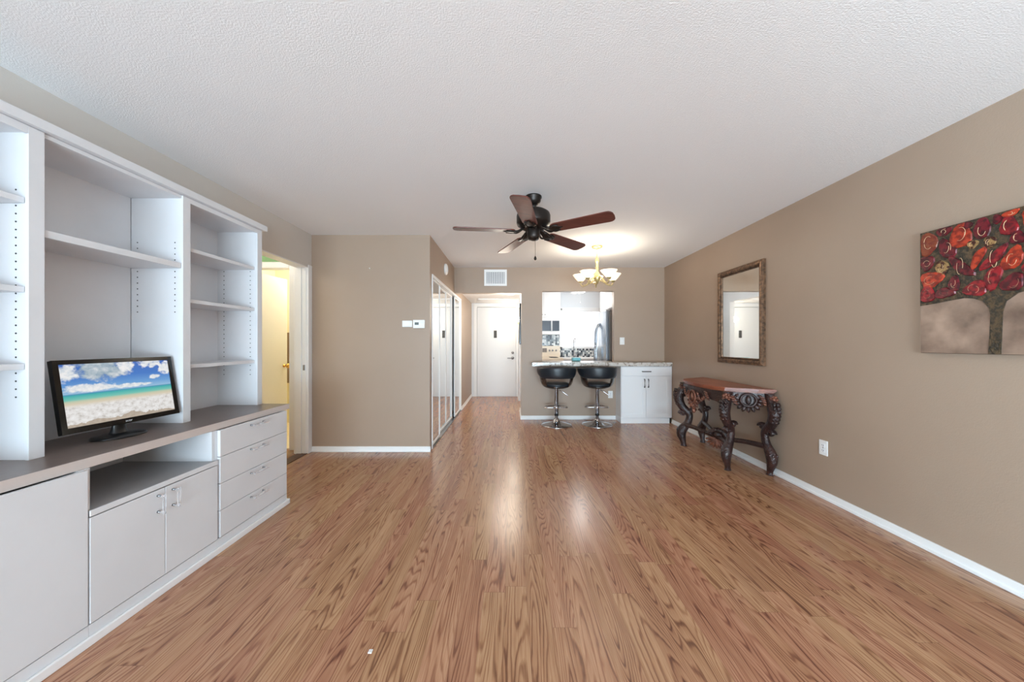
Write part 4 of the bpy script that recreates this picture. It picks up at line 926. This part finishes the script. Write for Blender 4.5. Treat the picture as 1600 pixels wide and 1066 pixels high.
# ================================================================== BAR STOOLS
def stool(name_loc, label):
    t = thing('bar_stool', label, 'bar stool', name_loc, 'bar stools at the granite counter')
    x0, y0 = name_loc[0], name_loc[1]; c = Vector((x0, y0, 0))
    bm = B(); lathe(bm, [(0, 0), (0.222, 0), (0.225, 0.006), (0.218, 0.013), (0.15, 0.026), (0.09, 0.042), (0.05, 0.064), (0.038, 0.09), (0.034, 0.098), (0, 0.1)], c, n=48); obj('base', bm, 'chrome', t)
    bm = B(); lathe(bm, [(0, 0.09), (0.022, 0.09), (0.022, 0.155), (0.030, 0.157), (0.030, 0.535), (0.05, 0.538), (0.05, 0.55), (0, 0.55)], c, n=24); obj('column', bm, 'chrome', t)
    bm = B(); lathe(bm, [(0, 0.14), (0.031, 0.14), (0.031, 0.165), (0, 0.165)], c, n=24); obj('collar', bm, 'black', t)
    bm = B(); hoop = [c+Vector((0.03, 0, 0.262)), c+Vector((0.155, 0.01, 0.258)), c+Vector((0.165, 0.08, 0.258)), c+Vector((0.10, 0.155, 0.258)), c+Vector((0, 0.18, 0.258)), c+Vector((-0.10, 0.155, 0.258)), c+Vector((-0.165, 0.08, 0.258)), c+Vector((-0.155, 0.01, 0.258)), c+Vector((-0.03, 0, 0.262))]
    sweep(bm, hoop, 0.009, n=8, per=4); lathe(bm, [(0.028, 0.24), (0.036, 0.242), (0.036, 0.282), (0.028, 0.284)], c, n=24); obj('footrest', bm, 'chrome', t)
    bm = B(); sweep(bm, [c+Vector((0.02, -0.02, 0.53)), c+Vector((0.07, -0.05, 0.512)), c+Vector((0.165, -0.07, 0.445))], 0.0055, n=8); obj('lift_lever', bm, 'chrome', t)
    # shell: bent-wood bowl with open window between the back pad and the seat
    prof = [(0.548, 0.075), (0.553, 0.125), (0.568, 0.172), (0.59, 0.205), (0.62, 0.222), (0.66, 0.234), (0.70, 0.243), (0.74, 0.249), (0.78, 0.253), (0.83, 0.257), (0.885, 0.260)]
    def rad(z):
        for (z0, r0), (z1, r1) in zip(prof, prof[1:]):
            if z <= z1: return r0+(r1-r0)*max(0, (z-z0))/(z1-z0)
        return prof[-1][1]
    def band(bm, ph0, ph1, n, zlo, zhi, m, thick, off=0.0, flare=None):
        tb = bmesh.new(); G = []
        for i in range(n+1):
            ph = ph0+(ph1-ph0)*i/n; row = []
            for j in range(m+1):
                z = zlo(ph)+(zhi(ph)-zlo(ph))*j/m; r = rad(z)+off+(flare(ph, z) if flare else 0); e = 0.0
                bul = thick*(1-0.55*(2*j/m-1)**4)
                d = Vector((math.sin(ph), -math.cos(ph), 0)); row.append((tb.verts.new(c+d*(r+bul/2)+Vector((0, 0, z))), tb.verts.new(c+d*(r-bul/2)+Vector((0, 0, z)))))
            G.append(row)
        for i in range(n):
            for j in range(m):
                tb.faces.new((G[i][j][0], G[i+1][j][0], G[i+1][j+1][0], G[i][j+1][0])); tb.faces.new((G[i][j][1], G[i][j+1][1], G[i+1][j+1][1], G[i+1][j][1]))
            tb.faces.new((G[i][0][0], G[i][0][1], G[i+1][0][1], G[i+1][0][0])); tb.faces.new((G[i][m][0], G[i+1][m][0], G[i+1][m][1], G[i][m][1]))
        for i in (0, n):
            for j in range(m): tb.faces.new((G[i][j][0], G[i][j+1][0], G[i][j+1][1], G[i][j][1]))
        smooth(tb.faces); bmesh.ops.recalc_face_normals(tb, faces=tb.faces[:]); merge(bm, tb)
    D = math.radians
    bm = B(); band(bm, D(-112), D(112), 40, lambda p: 0.712+0.10*max(0, (abs(p)-D(60))/D(52)), lambda p: 0.880-0.045*(abs(p)/D(112))**2, 8, 0.030, 0.012, lambda p, z: 0.014*(abs(p)/D(112))**3); obj('backrest', bm, 'leather', t)
    bm = B(); lathe(bm, [(0, 0.545), (0.08, 0.545), (0.125, 0.551), (0.172, 0.567), (0.205, 0.589), (0.196, 0.592), (0.165, 0.576), (0.0, 0.556)], c, n=40)
    for sg in (-1, 1): band(bm, sg*D(46), sg*D(112), 12, lambda p: 0.585, lambda p: 0.735+0.075*max(0, (abs(p)-D(60))/D(52)), 6, 0.012)
    obj('bentwood_shell', bm, 'espresso', t)
    bm = B(); lathe(bm, [(0, 0.566), (0.15, 0.57), (0.19, 0.588), (0.202, 0.605), (0.195, 0.622), (0.16, 0.632), (0, 0.634)], c, n=40); obj('seat', bm, 'leather', t)
    return t
s1 = stool((0.672, 5.08, 0), 'black leather bar stool on a chrome base, nearer the hall opening')
s2 = copy_tree(s1); s2.location = (1.284, 5.10, 0); s2['label'] = 'black leather bar stool on a chrome base, beside the white bar cabinet'
s2.rotation_euler = (0, 0, math.radians(-4))

# ================================================================== KITCHEN
bm = B(); box(bm, 0.27, 2.44, 7.826, YE-0.001, 0.905, 1.10); box(bm, 0.27, 1.15, 7.826, YE-0.001, 1.10, 1.42); o = obj('backsplash', bm, 'mosaic'); o['kind'] = 'structure'; o.name = 'trim_backsplash'
bm = B()
for x0, x1, z0, z1 in ((1.10, 1.17, 1.10, 2.02), (2.01, 2.08, 1.10, 2.02), (1.10, 2.08, 1.98, 2.04), (1.08, 2.10, 1.10, 1.135)): box(bm, x0, x1, YE-0.03, YE+0.02, z0, z1, 0.004)
w2 = struct('window_2', bm, 'trim')
bm = B(); box(bm, 1.16, 2.02, YE+0.05, YE+0.056, 1.12, 1.99); obj('pane', bm, 'glass', w2)
t = thing('roller_blind', 'bright white roller blind drawn down over the kitchen window', 'blind', (1.59, YE-0.03, 1.14))
bm = B(); box(bm, 1.175, 2.005, YE-0.038, YE-0.035, 1.145, 1.95); obj('blind_sheet', bm, 'blind', t)
bm = B(); box(bm, 1.17, 2.01, YE-0.07, YE-0.031, 1.94, 1.99, 0.006); obj('head_rail', bm, 'trim', t)
bm = B(); box(bm, 1.173, 2.007, YE-0.042, YE-0.031, 1.136, 1.150, 0.003); obj('bottom_rail', bm, 'trim', t)
t = thing('sink_cabinet', 'white kitchen base cabinet under the window', 'cabinet', (1.77, 7.5, 0))
bm = B(); box(bm, 1.11, 2.44, 7.22, YE-0.002, 0.0, 0.865); obj('carcass', bm, 'micro', t)
for x0, x1 in ((1.12, 1.55), (1.56, 1.99), (2.0, 2.43)):
    bm = B(); box(bm, x0, x1, 7.20, 7.22, 0.09, 0.855, 0.003); d = obj('door', bm, 'micro', t)
    bm = B(); sweep(bm, [(x1-0.03, 7.202, 0.76), (x1-0.03, 7.17, 0.76), (x1-0.03, 7.17, 0.65), (x1-0.03, 7.202, 0.65)], 0.006, n=8, spline=False); obj('handle', bm, 'satin', d)
bm = B(); box(bm, 1.105, 2.445, 7.18, 7.825, 0.867, 0.905, 0.004); o = obj('kitchen_counter', bm, 'plastic'); tag(o, 'white kitchen worktop under the window', 'countertop')
t = thing('faucet', 'tall slim faucet standing in front of the kitchen window', 'faucet', (1.41, 7.70, 0.906))
bm = B(); lathe(bm, [(0, 0.906), (0.028, 0.906), (0.024, 0.93), (0, 0.935)], (1.41, 7.70, 0), n=20); obj('base', bm, 'satin', t)
bm = B(); sweep(bm, [(1.41, 7.70, 0.92), (1.41, 7.70, 1.22), (1.41, 7.67, 1.32), (1.41, 7.60, 1.345), (1.41, 7.53, 1.31), (1.41, 7.52, 1.22)], 0.012, n=10); obj('spout', bm, 'satin', t)
bm = B(); sweep(bm, [(1.43, 7.70, 0.95), (1.47, 7.70, 0.96), (1.50, 7.70, 1.0)], 0.007, n=8); obj('lever', bm, 'satin', t)
t = thing('stove', 'cream electric stove seen through the left side of the kitchen opening', 'stove', (0.72, 7.5, 0))
bm = B(); box(bm, 0.345, 1.10, 7.17, 7.82, 0.0, 0.905, 0.004); obj('body', bm, 'cream_app', t)
bm = B(); box(bm, 0.345, 1.10, 7.70, 7.822, 0.905, 1.16, 0.01); bg_ = obj('control_panel', bm, 'cream_app', t)
bm = B(); box(bm, 0.70, 0.80, 7.694, 7.70, 1.02, 1.11); obj('display', bm, 'appliance_side', bg_)
for x in (0.86, 0.93, 1.01):
    bm = B(); lathe(bm, [(0, 0), (0.022, 0), (0.018, 0.022), (0, 0.022)], (x, 7.70, 1.06), n=16, mtx=Matrix.Rotation(PI/2, 4, 'X')); obj('knob', bm, 'satin', bg_)
bm = B(); box(bm, 0.36, 1.085, 7.19, 7.69, 0.905, 0.911); obj('cooktop', bm, 'cream_app', t)
for x, y in ((0.52, 7.32), (0.92, 7.32), (0.52, 7.55), (0.92, 7.55)):
    bm = B(); lathe(bm, [(0, 0.91), (0.09, 0.91), (0.09, 0.922), (0, 0.922)], (x, y, 0), n=24); obj('burner', bm, 'slot', t)
bm = B(); box(bm, 0.37, 1.075, 7.155, 7.172, 0.16, 0.80, 0.003); d = obj('oven_door', bm, 'smoked', t)
bm = B(); sweep(bm, [(0.42, 7.16, 0.765), (0.42, 7.12, 0.765), (1.03, 7.12, 0.765), (1.03, 7.16, 0.765)], 0.010, n=8, spline=False); obj('handle', bm, 'satin', d)
t = thing('microwave', 'white microwave with dark glass hung under the wall cabinet', 'microwave', (0.70, 7.64, 1.42))
bm = B(); box(bm, 0.34, 1.065, 7.47, 7.83, 1.415, 1.785, 0.006); obj('body', bm, 'micro', t)
bm = B(); box(bm, 0.36, 0.868, 7.462, 7.472, 1.49, 1.715, 0.002); obj('door_glass', bm, 'smoked', t)
bm = B(); box(bm, 0.90, 1.05, 7.462, 7.472, 1.49, 1.715, 0.002); obj('control_panel', bm, 'smoked', t)
bm = B(); sweep(bm, [(0.884, 7.468, 1.48), (0.884, 7.44, 1.49), (0.884, 7.44, 1.715), (0.884, 7.468, 1.725)], 0.009, n=8, spline=False); obj('handle', bm, 'micro', t)
t = thing('wall_cabinet', 'white kitchen wall cabinet above the microwave', 'cabinet', (0.71, 7.66, 1.79))
bm = B(); box(bm, 0.335, 1.08, 7.50, YE-0.002, 1.79, 2.42); obj('carcass', bm, 'micro', t)
for x0, x1 in ((0.34, 0.705), (0.71, 1.075)):
    bm = B(); box(bm, x0, x1, 7.482, 7.50, 1.80, 2.41, 0.003); d = obj('door', bm, 'micro', t)
    bm = B(); lathe(bm, [(0, 0), (0.007, 0), (0.012, 0.016), (0, 0.02)], (x0+0.03 if x0 > 0.6 else x1-0.03, 7.482, 1.85), n=12, mtx=Matrix.Rotation(PI/2, 4, 'X')); obj('knob', bm, 'satin', d)
t = thing('refrigerator', 'stainless refrigerator with bowed handles at the right of the kitchen opening', 'refrigerator', (2.0, 6.2, 0))
bm = B(); box(bm, 1.66, 2.40, 5.77, 6.66, 0.03, 1.785, 0.006); obj('body', bm, 'appliance_side', t)
for y0, y1, hy in ((5.775, 6.212, 6.17), (6.218, 6.655, 6.26)):
    bm = B(); box(bm, 1.60, 1.66, y0, y1, 0.62, 1.78, 0.008); d = obj('door', bm, 'stainless', t)
    bm = B(); sweep(bm, [(1.602, hy, 0.72), (1.545, hy, 0.85), (1.535, hy, 1.15), (1.545, hy, 1.45), (1.602, hy, 1.58)], 0.014, n=8); obj('handle', bm, 'stainless', d)
bm = B(); box(bm, 1.60, 1.66, 5.775, 6.655, 0.05, 0.61, 0.008); d = obj('freezer_drawer', bm, 'stainless', t)
bm = B(); sweep(bm, [(1.602, 5.85, 0.53), (1.55, 5.92, 0.53), (1.54, 6.2, 0.53), (1.55, 6.5, 0.53), (1.602, 6.58, 0.53)], 0.014, n=8); obj('handle', bm, 'stainless', d)
t = thing('wall_cabinet', 'white kitchen cabinet above the refrigerator', 'cabinet', (2.1, 6.2, 1.83))
bm = B(); box(bm, 1.75, XR-0.002, 5.76, 6.66, 1.83, 2.42); obj('carcass', bm, 'micro', t)
for y0, y1 in ((5.77, 6.205), (6.215, 6.65)):
    bm = B(); box(bm, 1.732, 1.75, y0, y1, 1.84, 2.41, 0.003); obj('door', bm, 'micro', t)
KX, KY = 1.33, 6.6; t = thing('kitchen_fan', 'small white ceiling fan with a pull chain in the kitchen', 'fan', (KX, KY, H))
bm = B(); lathe(bm, [(0, H), (0.06, H), (0.055, H-0.03), (0.02, H-0.045), (0.014, H-0.05), (0.014, 2.30), (0.0, 2.30)], (KX, KY, 0), n=24); obj('downrod', bm, 'trim', t)
bm = B(); lathe(bm, [(0, 2.31), (0.05, 2.305), (0.085, 2.285), (0.085, 2.245), (0.06, 2.225), (0, 2.22)], (KX, KY, 0), n=28); obj('motor_housing', bm, 'satin', t)
for k in range(4):
    a = math.radians(10+90*k); MB = Matrix.Translation((KX, KY, 2.238)) @ Matrix.Rotation(a, 4, 'Z') @ Matrix.Rotation(0.2, 4, 'X'); bm = B(); s = B(); box(s, 0.07, 0.42, -0.05, 0.05, 0, 0.006, 0.002); merge(bm, s, MB); obj('blade', bm, 'trim', t)
bm = B(); sweep(bm, [(KX-0.02, KY-0.118, 2.24), (KX-0.02, KY-0.118, 1.99)], 0.002, n=6, spline=False); ellipsoid(bm, (KX-0.02, KY-0.118, 1.985), (0.008, 0.008, 0.014)); obj('pull_chain', bm, 'trim', t)
bm = B(); lathe(bm, [(0.06, 2.262), (0.11, 2.255), (0.115, 2.24), (0.09, 2.21), (0.05, 2.196), (0, 2.192)], (KX, KY, 0), n=28); obj('light_globe', bm, 'kitchen_globe', t)
point_light('kitchen_lamp', (KX, KY, 2.06), 12, (1.0, 0.98, 0.94), 0.10)

# ================================================================== BATHROOM BEYOND THE DOORWAY
bm = B(); box(bm, -0.018, 0.018, 0.0, 0.43, 0.015, 2.045, 0.002)
MD = Matrix.Translation((-2.965, 4.01, 0)) @ Matrix.Rotation(math.radians(-4), 4, 'Z'); bmesh.ops.transform(bm, matrix=MD, verts=bm.verts[:]); d2 = struct('door_2', bm, 'trim')
bm = B(); s = B(); lathe(s, [(0, 0), (0.022, 0), (0.022, 0.006), (0.010, 0.012), (0.011, 0.032), (0.028, 0.045), (0.03, 0.06), (0.02, 0.072), (0, 0.074)], (0.018, 0.375, 0.93), n=20, mtx=Matrix.Rotation(PI/2, 4, 'Y')); merge(bm, s, MD); obj('door_knob', bm, 'brass', d2)
t = thing('bath_towel', 'brown towel hanging on the lit bathroom wall beyond the doorway', 'towel', (-3.36, 5.19, 0.9))
bm = B(); box(bm, -3.46, -3.27, 5.15, 5.165, 0.62, 1.38, 0.004); box(bm, -3.46, -3.27, 5.178, 5.19, 0.75, 1.38, 0.004); obj('cloth', bm, 'towel', t)
bm = B(); sweep(bm, [(-3.52, 5.171, 1.375), (-3.14, 5.171, 1.375)], 0.006, n=8, spline=False)
for x in (-3.52, -3.14): sweep(bm, [(x, 5.20, 1.375), (x, 5.166, 1.375)], 0.008, n=8, spline=False)
obj('rail', bm, 'brass', t)
point_light('bathroom_lamp', (-2.75, 4.7, 2.2), 14, (1.0, 0.96, 0.89), 0.1)
point_light('vestibule_fill', (-3.0, 3.2, 2.25), 9, (0.98, 0.97, 0.95), 0.1)  # added light with no fixture, whitens the doorway jamb
# scrap of white paper on the floor
bm = B(); box(bm, -0.563, -0.548, 1.336, 1.352, 0.0, 0.004, 0.001); o = obj('paper_scrap', bm, 'plastic'); tag(o, 'tiny white scrap of paper lying on the wood floor', 'scrap')
